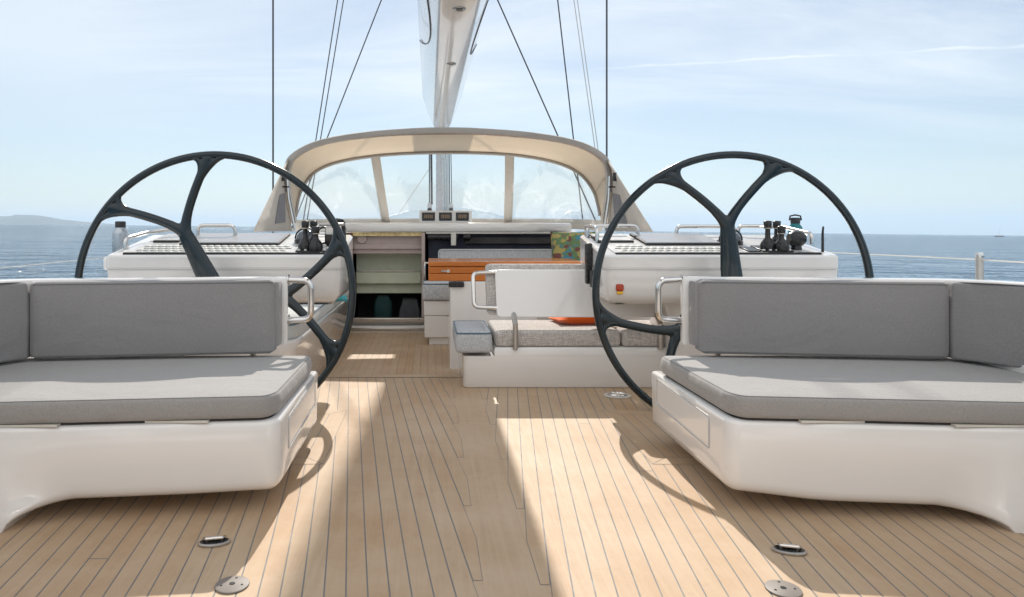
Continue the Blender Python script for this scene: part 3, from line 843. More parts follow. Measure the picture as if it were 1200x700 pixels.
# ------------------------------------------------------------------ helm consoles
def console(s_, ox, label):
    root = thing('helm_console', (s_ * 1.6 + ox, 4.7, 0), label, 'helm console', 'helm consoles')
    X = lambda x: s_ * x + ox
    xi, xo = .842, 2.342
    yf, yb, zf, zb = 4.35, 5.10, .928, 1.055
    ztop = lambda y: zf + (zb - zf) * (y - yf) / (yb - yf)
    # body: yz profile extruded in x, with the inner end rounded
    m = MB()
    body = ccw(rounded([(X(xi), yf), (X(xo), yf), (X(xo), yb), (X(xi), yb)], [.05, .03, .03, .05], 4))
    rr = []
    for d_, zz in ((.09, .61), (.04, .635), (.012, .68), (.004, .845), (.004, .848), (0, .850)):
        rr.append([Vector((x, y, zz)) for x, y in inset(body, d_)])
    rr.append([Vector((x, y, ztop(y) - .012)) for x, y in inset(body, 0)])
    rr.append([Vector((x, y, ztop(y))) for x, y in inset(body, .012)])
    m.rings(rr); m.build('body', M['white'], root, ang=40)
    m = MB(); g_ = inset(body, -.0015); m.rings([[Vector((x, y, .8355)) for x, y in g_], [Vector((x, y, .8405)) for x, y in g_]], cap=False)
    m.build('seam_line', M['panel'], root)
    # under-body pedestal outboard
    m = MB(); m.slab(ccw(rounded([(X(1.35), 4.55), (X(2.34), 4.55), (X(2.34), 5.11), (X(1.35), 5.11)], .1, 5)), [(0, -.05), (0, .5), (-.05, .62), (-.12, .70)])
    m.build('pedestal', M['white'], root, ang=50)
    sl = math.atan2(zb - zf, yb - yf)
    def plate(x0, x1, y0, y1, h0, h1, name, mat, bevel=0, parent=root):
        mm = MB(); a, b = sorted((X(x0), X(x1)))
        v = []
        for h in (h0, h1):
            for y in (y0, y1):
                for x in (a, b): v.append(mm.bm.verts.new((x, y, ztop(y) + h)))
        for f in ((0, 2, 3, 1), (4, 5, 7, 6), (0, 1, 5, 4), (2, 6, 7, 3), (0, 4, 6, 2), (1, 3, 7, 5)): mm.bm.faces.new([v[i] for i in f])
        return mm.build(name, mat, parent, bevel=bevel)
    plate(xi + .08, xo - .10, yf + .05, yb - .05, .0, .006, 'top_panel', M['panel'])
    plate(xi + .08, xo - .10, yf + .030, yf + .047, .0, .012, 'edge_trim', M['rubber'])
    # flush glass plotter
    hx0, hx1 = 1.20, 1.72
    if s_ < 0: hx0, hx1 = 1.30, 1.98
    sc = plate(hx0, hx1, yf + .30, yb - .06, .006, .022, 'plotter', M['rubber'], .004)
    plate(hx0 + .012, hx1 - .012, yf + .312, yb - .072, .0225, .0245, 'screen', M['glass'], 0, sc)
    p2 = plate(hx0 - .30 if s_ > 0 else hx1 + .04, hx0 - .05 if s_ > 0 else hx1 + .22, yf + .40, yb - .08, .006, .02, 'hatch', M['rubber'], .004)
    plate((hx0 - .29) if s_ > 0 else hx1 + .05, (hx0 - .06) if s_ > 0 else hx1 + .21, yf + .41, yb - .09, .0205, .0225, 'hatch_lid', M['panel'], 0, p2)
    # rows of white grip pads
    for row in range(4):
        mm = MB(); xs_ = []
        y = yf + .085 + row * .062
        n = 26
        for k in range(n):
            x = .98 + k * .047 + (row % 2) * .023
            if x > 1.72 and s_ > 0: continue
            if s_ > 0 and row >= 3 and x > 1.16: continue
            if s_ < 0 and (x < 1.2 or x > 2.2): continue
            cx_, cz_ = X(x), ztop(y) + .006
            mm.lathe([(.0, 0), (.021, 0), (.020, .005), (.015, .007), (0, .008)], (cx_, y, cz_), 'z', 10)
            xs_.append(cx_)
        mm.box(min(xs_) - .02, max(xs_) + .02, y - .021, y + .021, ztop(y) + .0055, ztop(y) + .0078)
        mm.build('grip_strip', M['tile'], root, ang=60)
    cp_ = P(903, 331, yf) if s_ > 0 else P(232, 331, yf)
    mm = MB(); mm.lathe([(0, -.005), (.024, -.005), (.028, -.002), (.028, .004), (0, .004)], (cp_.x, yf, cp_.z), 'y', 24); mm.build('vent_cap', M['white_matt'], root, ang=40)
    # stainless rails: one at the inner fore corner, one outboard
    z_ = ztop(yb)
    def rail(pts, r=.014):
        mm = MB(); mm.tube(fillet(pts, .05, 6), r, 12); mm.build('rail', M['steel'], root)
    if s_ > 0:
        rail([(X(.90), 4.78, z_ - .05), (X(.90), 4.78, z_ + .05), (X(.88), 5.02, z_ + .065), (X(.88), 5.02, z_ - .02)])
        rail([(X(.88), 4.98, z_ - .02), (X(.88), 4.98, z_ + .065), (X(1.25), 5.00, z_ + .065), (X(1.25), 5.00, z_ - .02)])
        rail([(X(2.0), 5.03, z_ - .02), (X(2.0), 5.03, z_ + .062), (X(2.28), 4.98, z_ + .062), (X(2.30), 4.60, z_ + .01), (X(2.30), 4.60, z_ - .06)])
        rail([(X(1.55), 5.04, z_ - .02), (X(1.55), 5.04, z_ + .060), (X(1.98), 5.04, z_ + .060), (X(1.98), 5.04, z_ - .02)])
    else:
        rail([(X(1.68), 4.94, z_ - .04), (X(1.68), 4.94, z_ + .068), (X(1.95), 4.94, z_ + .068), (X(1.95), 4.94, z_ - .02)])
        rail([(X(2.02), 4.98, z_ - .02), (X(2.02), 4.98, z_ + .055), (X(2.27), 4.86, z_ + .02), (X(2.30), 4.55, z_ - .02), (X(2.30), 4.55, z_ - .10)])
        rail([(X(.90), 5.02, z_ - .02), (X(.90), 5.02, z_ + .06), (X(.90), 4.70, z_ + .01), (X(.90), 4.70, z_ - .08)])
        rail([(X(.92), 5.05, z_ - .02), (X(.92), 5.05, z_ + .05), (X(1.20), 5.05, z_ + .05), (X(1.20), 5.05, z_ - .02)])
    # joystick-like throttle pair on a plate
    tx = 1.99 if s_ > 0 else 1.045
    plate(tx - .10, tx + .10, yf + .07, yf + .26, .006, .016, 'lever_plate', M['black'], .003)
    for dx, dy, dh in ((-.045, .13, .03), (.03, .10, 0), (.045 if s_ > 0 else -.0, .19, .02)):
        x, y = X(tx + dx * s_), yf + dy; zz = ztop(y)
        mm = MB(); mm.lathe([(0, .01), (.042, .01), (.048, .03), (.045, .05), (.03, .075), (.017, .09), (.015, .115 + dh), (.023, .125 + dh), (.026, .165 + dh), (.022, .17 + dh), (0, .172 + dh)], (x, y, zz), 'z', 18)
        lv = mm.build('lever', M['black'], root, ang=50)
        mm = MB(); mm.lathe([(.0235, .118 + dh), (.0255, .121 + dh), (.0235, .124 + dh)], (x, y, zz), 'z', 18); mm.build('collar', M['satin'], lv)
    for k in range(5):
        mm = MB()
        x, y = X(tx - .09 + k * .042), yf + .09
        mm.lathe([(0, .014), (.010, .014), (.009, .022), (0, .023)], (x, y, ztop(y)), 'z', 10)
        mm.build('button', M['tile'], root)
    # compass
    cxx = 1.80 if s_ > 0 else 1.13
    cyy = yf + .37 if s_ > 0 else yf + .42
    x, y = X(cxx), cyy
    mm = MB(); mm.lathe([(0, 0), (.085, 0), (.088, .02), (.08, .03), (0, .03)], (x, y, ztop(y)), 'z', 28); cb = mm.build('compass', M['black'], root, ang=40)
    mm = MB(); mm.lathe([(.074, .028), (.07, .05), (.055, .072), (.03, .087), (0, .092)], (x, y, ztop(y)), 'z', 28); mm.build('dome', simple('smoked_compass_dome', (.03, .04, .055), .06, coat=1.0), cb, ang=60)
    mm = MB(); mm.tube([Vector((x + .078 * math.cos(a), y - .02, ztop(y) + .03 + .075 * math.sin(a))) for a in [math.pi * k / 12 for k in range(13)]], .006, 8); mm.build('hoop', M['black'], cb)
    # round winch control / throttle binnacle
    if s_ > 0:
        x, y = X(2.155), yf + .17
        mm = MB(); mm.lathe([(0, -.05), (.035, -.05), (.05, -.03), (.055, 0), (.05, .03), (.035, .05), (0, .05)], (x, y, ztop(y) + .075), 'x', 22); mm.tube([(x, y, ztop(y)), (x, y, ztop(y) + .07)], [.035, .025], 14); mm.build('throttle_hub', M['black'], root)
        x, y = X(2.12), yf + .42
        mm = MB(); mm.lathe([(0, .10), (.03, .10), (.075, .108), (.08, .115), (.07, .122), (0, .124)], (x, y, ztop(y)), 'z', 24); mm.tube([(x + .04, y, ztop(y)), (x + .04, y, ztop(y) + .11)], .007, 8); mm.tube([(x - .04, y, ztop(y)), (x - .04, y, ztop(y) + .11)], .007, 8); mm.build('cup_ring', M['satin'], root)
        x, y = X(2.30), yf + .12
        mm = MB(); mm.tube([(x, y, ztop(y) - .01), (x, y, ztop(y) + .12), (x + .004, y, ztop(y) + .165)], [.009, .0075, .006], 8); mm.build('antenna', M['rubber'], root)
        x, y = X(1.90), yf + .12
        plate(1.80, 1.88, yf + .08, yf + .22, .006, .014, 'keypad', M['black'], .003)
        # remote hanging on the inner side
        mm = MB(); mm.box(X(xi) - .045, X(xi) - .002, 4.66, 4.72, .72, 1.0); rm_ = mm.build('remote_holder', M['black'], root, bevel=.01)
        mm = MB(); mm.box(X(xi) - .03, X(xi) + .05, 4.55, 4.64, .70, .82); mm.build('remote', M['rubber'], rm_, bevel=.012)
        mm = MB(); mm.box(X(.915), X(.965), 4.345, 4.365, .70, .745); mm.build('webbing_tab', M['red'], root, bevel=.01)
        mm = MB(); mm.box(X(.92), X(.96), 4.343, 4.363, .68, .698); mm.build('webbing_end', M['yellow'], root, bevel=.006)
    else:
        x, y = X(.905), yf + .14
        mm = MB(); mm.slab(rounded([(x - .055, y - .04), (x + .055, y - .04), (x + .055, y + .05), (x - .055, y + .05)], .02, 4), [(.02, ztop(y) + .03), (0, ztop(y) + .05), (0, ztop(y) + .115), (.012, ztop(y) + .125)]); bx_ = mm.build('throttle_hub', M['black'], root, ang=50)
        mm = MB(); mm.slab(rounded([(x - .05, y - .046), (x + .05, y - .046), (x + .05, y + .05), (x - .05, y + .05)], .015, 4), [(0, ztop(y) + .11), (0, ztop(y) + .15), (.01, ztop(y) + .16)]); mm.build('throttle_cover', M['satin'], bx_, ang=50)
        mm = MB(); mm.box(x - .09, x + .07, y - .03, y + .03, ztop(y) + .165, ztop(y) + .185); mm.build('throttle_handle', M['satin'], bx_, bevel=.006); mm = MB(); mm.tube([(x, y, ztop(y)), (x, y, ztop(y) + .04)], .03, 12); mm.build('stem', M['black'], bx_)
        mm = MB(); mm.tube(fillet([(x + .06, y + .1, ztop(y) + .02), (x + .05, y + .1, ztop(y) + .20), (x + .0, y + .1, ztop(y) + .205)], .02), .014, 10); mm.build('lever', M['black'], root)
        mm = MB(); mm.tube([Vector((X(1.0) + .045 * math.cos(a), yf + .33, ztop(yf + .33) + .07 + .055 * math.sin(a))) for a in [2 * math.pi * k / 20 for k in range(20)]], .008, 8, closed=True); mm.build('ring_handle', M['black'], root)
    return root
console(-1, .036, 'white helm console on the left with black levers at its right end and glass plotter')
console(1, .036, 'white helm console on the right with black knobs at its right end and a compass')

# bottles
def bottle(c, r, h, mat, label, loop):
    b = thing('bottle', c, label, 'bottle')
    m = MB(); m.lathe([(0, 0), (r, 0), (r * 1.02, .01), (r * 1.02, h * .62), (r * .95, h * .70), (r * .62, h * .80), (r * .62, h * .84), (0, h * .84)], c, 'z', 26); m.build('flask', mat, b, ang=50)
    m = MB(); m.lathe([(0, h * .82), (r * .68, h * .82), (r * .68, h * .97), (r * .6, h), (0, h)], c, 'z', 22); cp = m.build('cap', M['black'], b, ang=40)
    if loop:
        m = MB(); c2 = Vector(c) + Vector((0, 0, h)); m.tube([c2 + Vector((-r * .9, 0, -.02)), c2 + Vector((-r * .8, 0, .012)), c2 + Vector((0, 0, .02)), c2 + Vector((r * .8, 0, .012)), c2 + Vector((r * .9, 0, -.02))], .006, 8); m.build('carry_loop', M['black'], cp)
steelb = simple('brushed_grey_flask', (.42, .46, .50), .28, .7, .12, 9)
sh1 = MB(); sh1.box(-2.42, -2.28, 4.55, 4.90, .82, .915); tag(sh1.build('bottle_shelf', M['white'], bevel=.02), 'small white shelf on the outer side of the left helm console', 'shelf', 'bottle shelves')
bottle(Vector((-2.375, 4.72, .915)), .052, .235, steelb, 'grey steel drinking bottle with dark cap beside the left helm console', False)
sh1 = MB(); sh1.box(2.385, 2.56, 4.85, 5.18, .85, .945); tag(sh1.build('bottle_shelf', M['white'], bevel=.02), 'small white shelf on the outer side of the right helm console', 'shelf', 'bottle shelves')
bottle(Vector((2.452, 5.02, .945)), .048, .235, M['teal'], 'teal drinking bottle with black loop cap beside the right helm console', True)

# ------------------------------------------------------------------ steering wheels
def wheel(cx_, a0, label):
    D, RR = 4.10, .825
    c = Vector((cx_, D, CZ - (342.5 - VY) * D / F))
    root = thing('steering_wheel', c, label, 'steering wheel', 'steering wheels')
    def ribbon(mb, path, widths, th):
        n = 12; rings = []
        for i, p in enumerate(path):
            a = path[max(0, i - 1)]; b = path[min(len(path) - 1, i + 1)]; t_ = (b - a).normalized(); s2 = Vector((-t_.z, 0, t_.x))
            rings.append([p + s2 * widths[i] * math.cos(2 * math.pi * k / n) + Vector((0, 1, 0)) * th * math.sin(2 * math.pi * k / n) for k in range(n)])
        mb.rings(rings)
    pol = lambda r, a: c + Vector((r * math.cos(R(a)), 0, r * math.sin(R(a))))
    m = MB(); m.tube([pol(RR, k * 360 / 120) for k in range(120)], .0225, 14, closed=True)
    m.build('rim', M['carbon'], root, ang=80)
    for k in range(3):
        a = a0 + 120 * k
        m = MB()
        J = .56 * RR
        for sg in (-1, 1):
            # hub -> junction -> rim, one smooth bend
            p0, p1, p2, p3 = pol(.05, a), pol(J * .98, a), pol(J * 1.03, a + sg * 2), pol(RR * .995, a + sg * 24.5)
            path = []; ws = []
            lin = 12
            for i in range(lin):
                q = i / lin; path.append(pol(.04, a).lerp(pol(J * .86, a + sg * .9), q)); ws.append(.074 - .034 * q)
            A_, Bc, C_ = pol(J * .86, a + sg * .9), pol(J * 1.05, a + sg * 2.0), p3
            tgt = []
            n2 = 22
            for i in range(n2 + 1):
                q = i / n2
                pt = (1 - q) ** 2 * A_ + 2 * q * (1 - q) * (Bc.lerp(C_, .06)) + q * q * C_
                path.append(pt)
                w_ = .038 - .010 * min(1, q * 2.4)
                if q > .8: w_ = .028 + .012 * ((q - .8) / .2) ** 2
                ws.append(w_)
            ribbon(m, path, ws, .024)
            th_ = a + sg * 24.5
            e0 = path[-9]
            for s3 in (-1, 1):
                ctl = pol(RR * .985, th_); e2 = pol(RR * .998, th_ + s3 * 8)
                fp = [(1 - q) ** 2 * e0 + 2 * q * (1 - q) * ctl + q * q * e2 for q in [i / 12 for i in range(13)]]
                ribbon(m, fp, [.020 - .004 * abs(i / 6 - 1) for i in range(13)], .021)
        o = m.build('spoke', M['carbon'], root, ang=80)
        rmsh = o.modifiers.new('fuse', 'REMESH'); rmsh.mode = 'VOXEL'; rmsh.voxel_size = .0065; rmsh.use_smooth_shade = True
        sm_ = o.modifiers.new('soft', 'SMOOTH'); sm_.iterations = 10; sm_.factor = .6
    m = MB(); m.lathe([(0, -.04), (.05, -.04), (.075, -.02), (.08, .02), (.06, .10), (.06, .50), (0, .50)], c, 'y', 28)
    m.build('hub', M['carbon'], root, ang=50)
    m = MB(); m.lathe([(0, -.052), (.028, -.052), (.032, -.038), (0, -.038)], c, 'y', 20); m.build('hub_nut', M['steel'], root)
    return root
wheel(-1.526, 117, 'large dark carbon steering wheel at the left helm')
wheel(1.585, 95, 'large dark carbon steering wheel at the right helm')

# ------------------------------------------------------------------ aft benches
def bench(s_, ox, label, drop):
    root = thing('helm_bench', (s_ * 1.9 + ox, 2.9, 0), label, 'bench', 'helm benches')
    X = lambda x: s_ * x + ox
    def tr(pts): return ccw([(X(x), y) for x, y in pts])
    tilt = .055
    # moulded base, cantilevered inboard
    cols = [0, .002, .006, .013, .024, .036, .05] + [.05 + .70 * k / 8 for k in range(1, 9)] + [.76 + .21 * k / 16 for k in range(17)] + [1.1, 1.3, 1.59]
    rr = []
    for e in cols:
        x = .86 + e
        def lift(r): return r - math.sqrt(max(0, r * r - (r - e) ** 2)) if e < r else 0
        q = max(0, min(1, e - .76) / .21) if e < .97 else 1
        yf = (2.605 - .105 * (x - .9)) if x < 1.9 else 2.50 - .03 * (x - 1.9)
        yf += lift(.055)
        zb = (.083 - drop * max(0, min(1, e / .35)))
        zb = zb * math.sqrt(max(0, 1 - q * q)) + lift(.05) - .001 * q
        rb = .048 * (1 - q) + .004
        fl = .055 * q * q
        zt = .366 - lift(.02)
        ring = [(3.52, zt), (yf + .02, zt), (yf + .006, zt - .005), (yf, zt - .017), (yf + .001, .25), (yf + .004 - fl * .25, .175), (yf + .008 - fl * .6, max(.13 - .06 * q, zb + rb + .012 * (1 - q)))]
        for k in range(6):
            a = R(90) * k / 5
            ring.append((yf + .010 - fl + rb * (1 - math.cos(a)) * 1.3, zb + rb * (1 - math.sin(a))))
        ring.append((3.52 - lift(.03), zb))
        rr.append([(X(x), y_, z_) for y_, z_ in ring])
    m = MB(); m.rings(rr); m.build('base', M['white'], root, ang=50)
    # raised rebate panel on the inboard end
    m = MB(); m.prism(rounded([(2.80, .21), (3.42, .225), (3.42, .338), (2.80, .322)], .01, 3), 'x', *sorted((X(.8583), X(.8635)))); m.build('end_panel', M['white'], root, bevel=.003)
    m = MB(); m.tube([(X(.8588), a_, b_) for a_, b_ in rounded([(2.79, .20), (3.43, .217), (3.43, .345), (2.79, .332)], .015, 3)], .0028, 6, closed=True); m.build('panel_seam', M['panel'], root)
    # side seat base running aft
    m = MB(); m.slab(tr([(2.02, -.6), (2.45, -.6), (2.45, 2.46), (2.02, 2.46)]), [(0, 0), (0, .354), (.01, .366)]); m.build('side_base', M['white'], root, ang=50)
    # seat cushions
    so = rounded([(.872, 3.44), (.872, 2.665), (.905, 2.598), (1.25, 2.565), (2.05, 2.49), (2.45, 2.49), (2.45, 3.38), (1.95, 3.44)], [.05, .05, .05, .3, .2, .02, .02, .1], 6)
    m = MB(); m.slab(tr(so), cushion_profile(.376, .462, .018, .008)); sc = m.build('seat_cushion', M['grey_fab'], root, ang=75)
    m = MB(); pip = inset(tr(so), .010); m.tube([(x, y, .4585) for x, y in pip], .003, 6, closed=True); m.build('piping', M['seam'], sc)
    m = MB(); m.slab(tr([(2.03, -.6), (2.44, -.6), (2.44, 2.47), (2.03, 2.47)]), cushion_profile(.376, .462, .02, .008)); m.build('seat_cushion', M['grey_fab'], root, ang=75)
    # narrow ivory fixing strips between cushion and base
    m = MB()
    for a, b, yy in ((1.12, 1.38, 2.575), (1.66, 1.98, 2.52)):
        m = MB(); m.box(*sorted((X(a), X(b))), yy, yy + .035, .3665, .3745); m.build('fixing_strip', M['ivory'], root)
    m = MB(); m.slab(tr(inset(ccw(so), .02)), [(0, .3665), (0, .3765)]); m.build('shadow_gap', M['rubber'], root)
    # backrest: white panel, cushion, corner cushion
    bz0, bz1 = .518, .835
    fr_out = [(1.005, 3.475), (1.02, 3.555), (2.27, 3.40), (2.44, 3.28), (2.53, 3.0), (2.53, -.6), (2.46, -.6), (2.46, 2.96), (2.37, 3.20), (2.22, 3.31), ]
    m = MB(); m.slab(tr(rounded(fr_out, [.02, .02, .1, .1, .1, 0, 0, .1, .1, .05], 5)), [(.006, bz0 - .01), (0, bz0 + .01), (0, bz1 + .0), (.004, bz1 + .012), (.014, bz1 + .018)])
    fr_ = m.build('backrest_panel', M['white'], root, ang=50)
    # cushion on the transverse part: built upright then leaned
    def back_cush(p0, p1, th, z0, z1, name='backrest_cushion', dz=0):
        p0, p1 = Vector(p0), Vector(p1); d_ = (p1 - p0); L_ = d_.length; d_.normalize(); nr = Vector((d_.y, -d_.x))
        if nr.y > 0: nr = -nr
        mm = MB(); rows = []; nx, nz = 40, 8; r = .014
        # closed rounded section swept along the length, ends closed
        secs = []
        for i in range(nx + 1):
            q = i / nx; sx_ = q
            e = min(q, 1 - q) * L_; k = 0
            if e < r: k = r - math.sqrt(max(0, r * r - (r - e) ** 2))
            sec = []
            H_ = z1 - z0
            pr = rounded([(0 + k, k), (th - k, k), (th - k, H_ - k - dz * q), (0 + k, H_ - k - dz * q)], r, 4)
            for a_, h_ in pr:
                bulge = .010 * math.sin(math.pi * min(1, max(0, h_ / H_))) * math.sin(math.pi * q) ** .3 if a_ < th * .3 else 0
                pt = p0 + d_ * (L_ * q) + nr * (th - a_ + bulge + .035 * (1 - h_ / H_) * 0)
                sec.append(Vector((pt.x, pt.y, z0 + h_)))
            secs.append(sec)
        mm.rings(secs)
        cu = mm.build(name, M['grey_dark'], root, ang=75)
        m3 = MB()
        for zz in (z0 + .012, z1 - .012):
            m3.tube([(p0 + d_ * (.012 + (L_ - .024) * i / 12) + nr * (th + .0)).to_3d() + Vector((0, 0, zz - (dz * i / 12 if zz > z0 + .1 else 0))) for i in range(13)], .003, 6)
        m3.build('piping', M['seam'], cu)
        return cu
    back_cush((X(1.055), 3.455), (X(2.185), 3.315), .100, bz0 - .034, bz1 + .012)
    m = MB(); m.slab(tr(rounded([(1.030, 3.462), (1.050, 3.462), (1.050, 3.372), (1.030, 3.378)], .006, 2)), [(.003, bz0 + .0), (0, bz0 + .01), (0, bz1 - .01), (.004, bz1)]); m.build('end_cap', M['grey_dark'], root)
    side = rounded([(2.195, 3.300), (2.18, 3.215), (2.30, 3.05), (2.36, 2.85), (2.36, -.6), (2.455, -.6), (2.455, 2.96), (2.365, 3.19), (2.25, 3.292)], [.01, .01, .1, .1, 0, 0, .1, .08, .01], 5)
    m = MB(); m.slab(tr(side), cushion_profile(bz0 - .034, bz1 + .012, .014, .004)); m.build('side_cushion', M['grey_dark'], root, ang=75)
    # supports under the panel
    for x in (1.18, 1.80, 2.2):
        m = MB(); m.tube([(X(x), 3.49 - (x - 1.0) * .12, .33), (X(x), 3.49 - (x - 1.0) * .12, bz0)], .016, 12); m.build('support', M['satin'], root)
    # grab handle
    m = MB(); zt, zb_ = .838, .632
    m.tube(fillet([(X(1.04), 3.51, zt), (X(.893), 3.51, zt - .006), (X(.893), 3.51, zb_), (X(1.04), 3.51, zb_ - .004)], .045, 8), .0165, 14)
    m.build('grab_handle', M['steel'], root)
    for zz in (zt - .002, zb_ - .002):
        m = MB(); m.lathe([(0, 0), (.03, 0), (.03, .006), (0, .006)], (X(1.012), 3.51, zz), 'x', 18); m.build('handle_flange', M['steel'], root)
    return root
bench(-1, .045, 'white moulded bench with grey cushions at the left helm', .008)
bench(1, .045, 'white moulded bench with grey cushions at the right helm', .032)

# unseen bench added behind the camera to block low light from aft
ab = thing('light_block_bench', (0, -1.0, 0), 'unseen white bench with grey cushions, added across the aft end of the cockpit to block low light', 'bench')
m = MB(); m.slab(rounded([(-2.5, -1.6), (2.5, -1.6), (2.5, -.62), (-2.5, -.62)], .05, 4), [(0, 0), (0, .33), (.01, .342)]); m.build('base', M['white'], ab, ang=50)
m = MB(); m.slab(rounded([(-1.95, -1.3), (1.95, -1.3), (1.95, -.64), (-1.95, -.64)], .05, 4), cushion_profile(.352, .462, .02, .008)); m.build('seat_cushion', M['grey_fab'], ab, ang=75)
m = MB(); m.slab(rounded([(-2.5, -1.6), (2.5, -1.6), (2.5, -1.42), (-2.5, -1.42)], .05, 4), [(0, .34), (0, .84), (.01, .852)]); m.build('backrest_panel', M['white'], ab, ang=50)
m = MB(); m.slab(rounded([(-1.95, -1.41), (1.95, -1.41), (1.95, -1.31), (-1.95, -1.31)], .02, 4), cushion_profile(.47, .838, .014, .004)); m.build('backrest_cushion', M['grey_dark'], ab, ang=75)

# deck coamings outboard of the benches
for s_, lb in ((-1, 'low white moulded side wall outboard of the left helm bench'), (1, 'low white moulded side wall outboard of the right helm bench')):
    m = MB(); m.slab(ccw([(s_ * 2.10, 3.6), (s_ * 2.42, 3.6), (s_ * 2.42, 5.1), (s_ * 2.10, 5.1)]), [(0, 0), (0, .42), (.02, .45)])
    tag(m.build('side_wall', M['white'], ang=50), lb, 'side wall', 'side walls beside the helm benches')

# ------------------------------------------------------------------ centre cockpit furniture
# starboard settee
se = thing('settee', (.8, 5.2, 0), 'white settee with grey tweed cushions and white panel backrest in the centre cockpit', 'settee')
yb = 4.70
m = MB(); m.slab(ccw(rounded([(-.005, yb), (2.1, yb + .0), (2.1, 5.35), (-.005, 5.35)], [.04, 0, 0, .03], 5)), [(.012, -.0), (.0, .012), (0, .215), (.0, .222)]); m.build('base', M['white'], se, ang=50)
m = MB(); m.slab(ccw([(.21, yb), (2.1, yb), (2.1, 5.35), (.21, 5.35)]), [(0, .2225), (0, .272), (.008, .280)]); m.build('seat_riser', M['white'], se, ang=50)
m = MB(); m.slab(ccw([(-.003, 5.352), (1.6, 5.352), (1.6, 5.6), (-.003, 5.6)]), [(0, -.12), (0, .2)]); m.build('inner_base', M['white'], se)
def cush(x0, x1, y0, y1, z0, z1, r, mat, parent, pipe=True, name='seat_cushion'):
    o_ = ccw(rounded([(x0, y0), (x1, y0), (x1, y1), (x0, y1)], .035, 4))
    mm = MB(); mm.slab(o_, cushion_profile(z0, z1, r, .008)); c_ = mm.build(name, mat, parent, ang=75)
    if pipe:
        mm = MB(); mm.tube([(x, y, z1 - .004) for x, y in inset(o_, .006)], .006, 6, closed=True); mm.build('piping', M['blue_fab'], c_)
    return c_
cush(.215, 1.085, yb + .01, 5.30, .284, .392, .02, M['tweed'], se, False)
cush(1.095, 2.08, yb + .01, 5.30, .284, .392, .02, M['tweed'], se, False)
cush(-.058, .19, yb - .03, 5.30, .245, .385, .025, M['tweed_blue'], se)
# backrest panel leaning forward
lean = math.atan2(.14, .33)
bx0, bx1 = .232, 1.62
def lb_(x, h, o): # h up the panel, o = forward offset
    return Vector((x, 4.765 + h * math.sin(lean) * 1.0 + o, .480 + h * .94))
m = MB(); rings_ = []
prr = rounded([(bx0, 0), (bx1, 0), (bx1, .345), (bx0, .345)], .03, 4)
rings_ = [[lb_(x, h, 0) for x, h in prr], [lb_(x, h, .035) for x, h in prr]]
m.rings(rings_); m.build('backrest_panel', M['white'], se, bevel=.006)
prc = rounded([(bx0 - .065, .01), (bx1, .01), (bx1, .385), (bx0 - .065, .385)], .04, 4)
m = MB(); m.rings([[lb_(x, h, .038) for x, h in inset(prc, .012)], [lb_(x, h, .046) for x, h in prc], [lb_(x, h, .088) for x, h in prc], [lb_(x, h, .10) for x, h in inset(prc, .012)]])
m.build('backrest_cushion', M['tweed'], se, ang=60)
m = MB(); m.tube([(.352, yb - .012, .27), (.352, yb - .008, .44), (.352, 4.785, .50)], .018, 14); m.build('post', M['satin'], se)
m = MB(); m.tube([(1.35, yb - .012, .27), (1.35, yb - .008, .44), (1.35, 4.785, .50)], .018, 14); m.build('post', M['satin'], se)
m = MB(); m.tube(fillet([lb_(.245, .325, .015), lb_(.075, .32, .015), lb_(.075, .07, .015), lb_(.245, .065, .015)], .04, 8), .015, 14); m.build('grab_handle', M['steel'], se)

# port settee
sp = thing('settee', (-1.7, 6.2, 0), 'white settee with pale blue piped cushion on the left of the cockpit', 'settee')
m = MB(); m.slab(ccw(rounded([(-1.14, 4.45), (-1.14, 7.7), (-2.2, 7.7), (-2.2, 4.45)], [.18, .1, 0, 0], 7)), [(.03, -.11), (0, -.08), (0, .28), (-.03, .345), (-.02, .36)]); m.build('base', M['white'], sp, ang=60)
m = MB(); o_ = ccw(rounded([(-1.12, 4.5), (-1.12, 7.65), (-1.65, 7.65), (-1.65, 4.5)], [.16, .1, 0, 0], 6)); m.slab(o_, cushion_profile(.362, .462, .02, .006)); sc_ = m.build('seat_cushion', M['pale_fab'], sp, ang=75)
m = MB(); m.tube([(x, y, .459) for x, y in inset(o_, .006)], .007, 6, closed=True); m.build('piping', M['blue_fab'], sc_)

# pillows
def pillow(c, w, h, th, rotz, lean_, mat, label, cat='pillow'):
    mm = MB(); n = 14; fr_, bk_ = [], []
    Mx = Matrix.Translation(c) @ Matrix.Rotation(rotz, 4, 'Z') @ Matrix.Rotation(lean_, 4, 'X')
    def pt(i, j, s2):
        u_, v_ = i / n * 2 - 1, j / n * 2 - 1
        e = max(0, (1 - u_ ** 4)) * max(0, (1 - v_ ** 4)); k = 1 - .06 * (1 - abs(u_)) * abs(v_) ** 3
        return Mx @ Vector((u_ * w / 2 * (1 - .05 * (1 - v_ * v_)), s2 * th / 2 * e ** .6, v_ * h / 2 * (1 - .05 * (1 - u_ * u_))))
    for s2 in (-1, 1):
        mm.rings([[pt(i, j, s2) for i in range(n + 1)] for j in range(n + 1)], closed=False)
    return tag(mm.build('pillow', mat, ang=80), label, cat)
pillow(P(672, 295, 6.9), .46, .42, .14, R(-8), R(-14), M['tropic'], 'green and blue tropical print pillow beside the right helm console')
pillow(Vector((CX + (682 - VX) * 5.05 / F, 5.08, .430)), .42, .30, .085, R(6), R(86), M['orange'], 'flat orange pillow on the tweed seat under the white backrest panel')
pillow(Vector((CX + (392 - VX) * 6.2 / F - .12, 6.35, .55)), .42, .30, .12, R(20), R(-30), M['tealfab'], 'turquoise pillow on the left settee under the helm console')
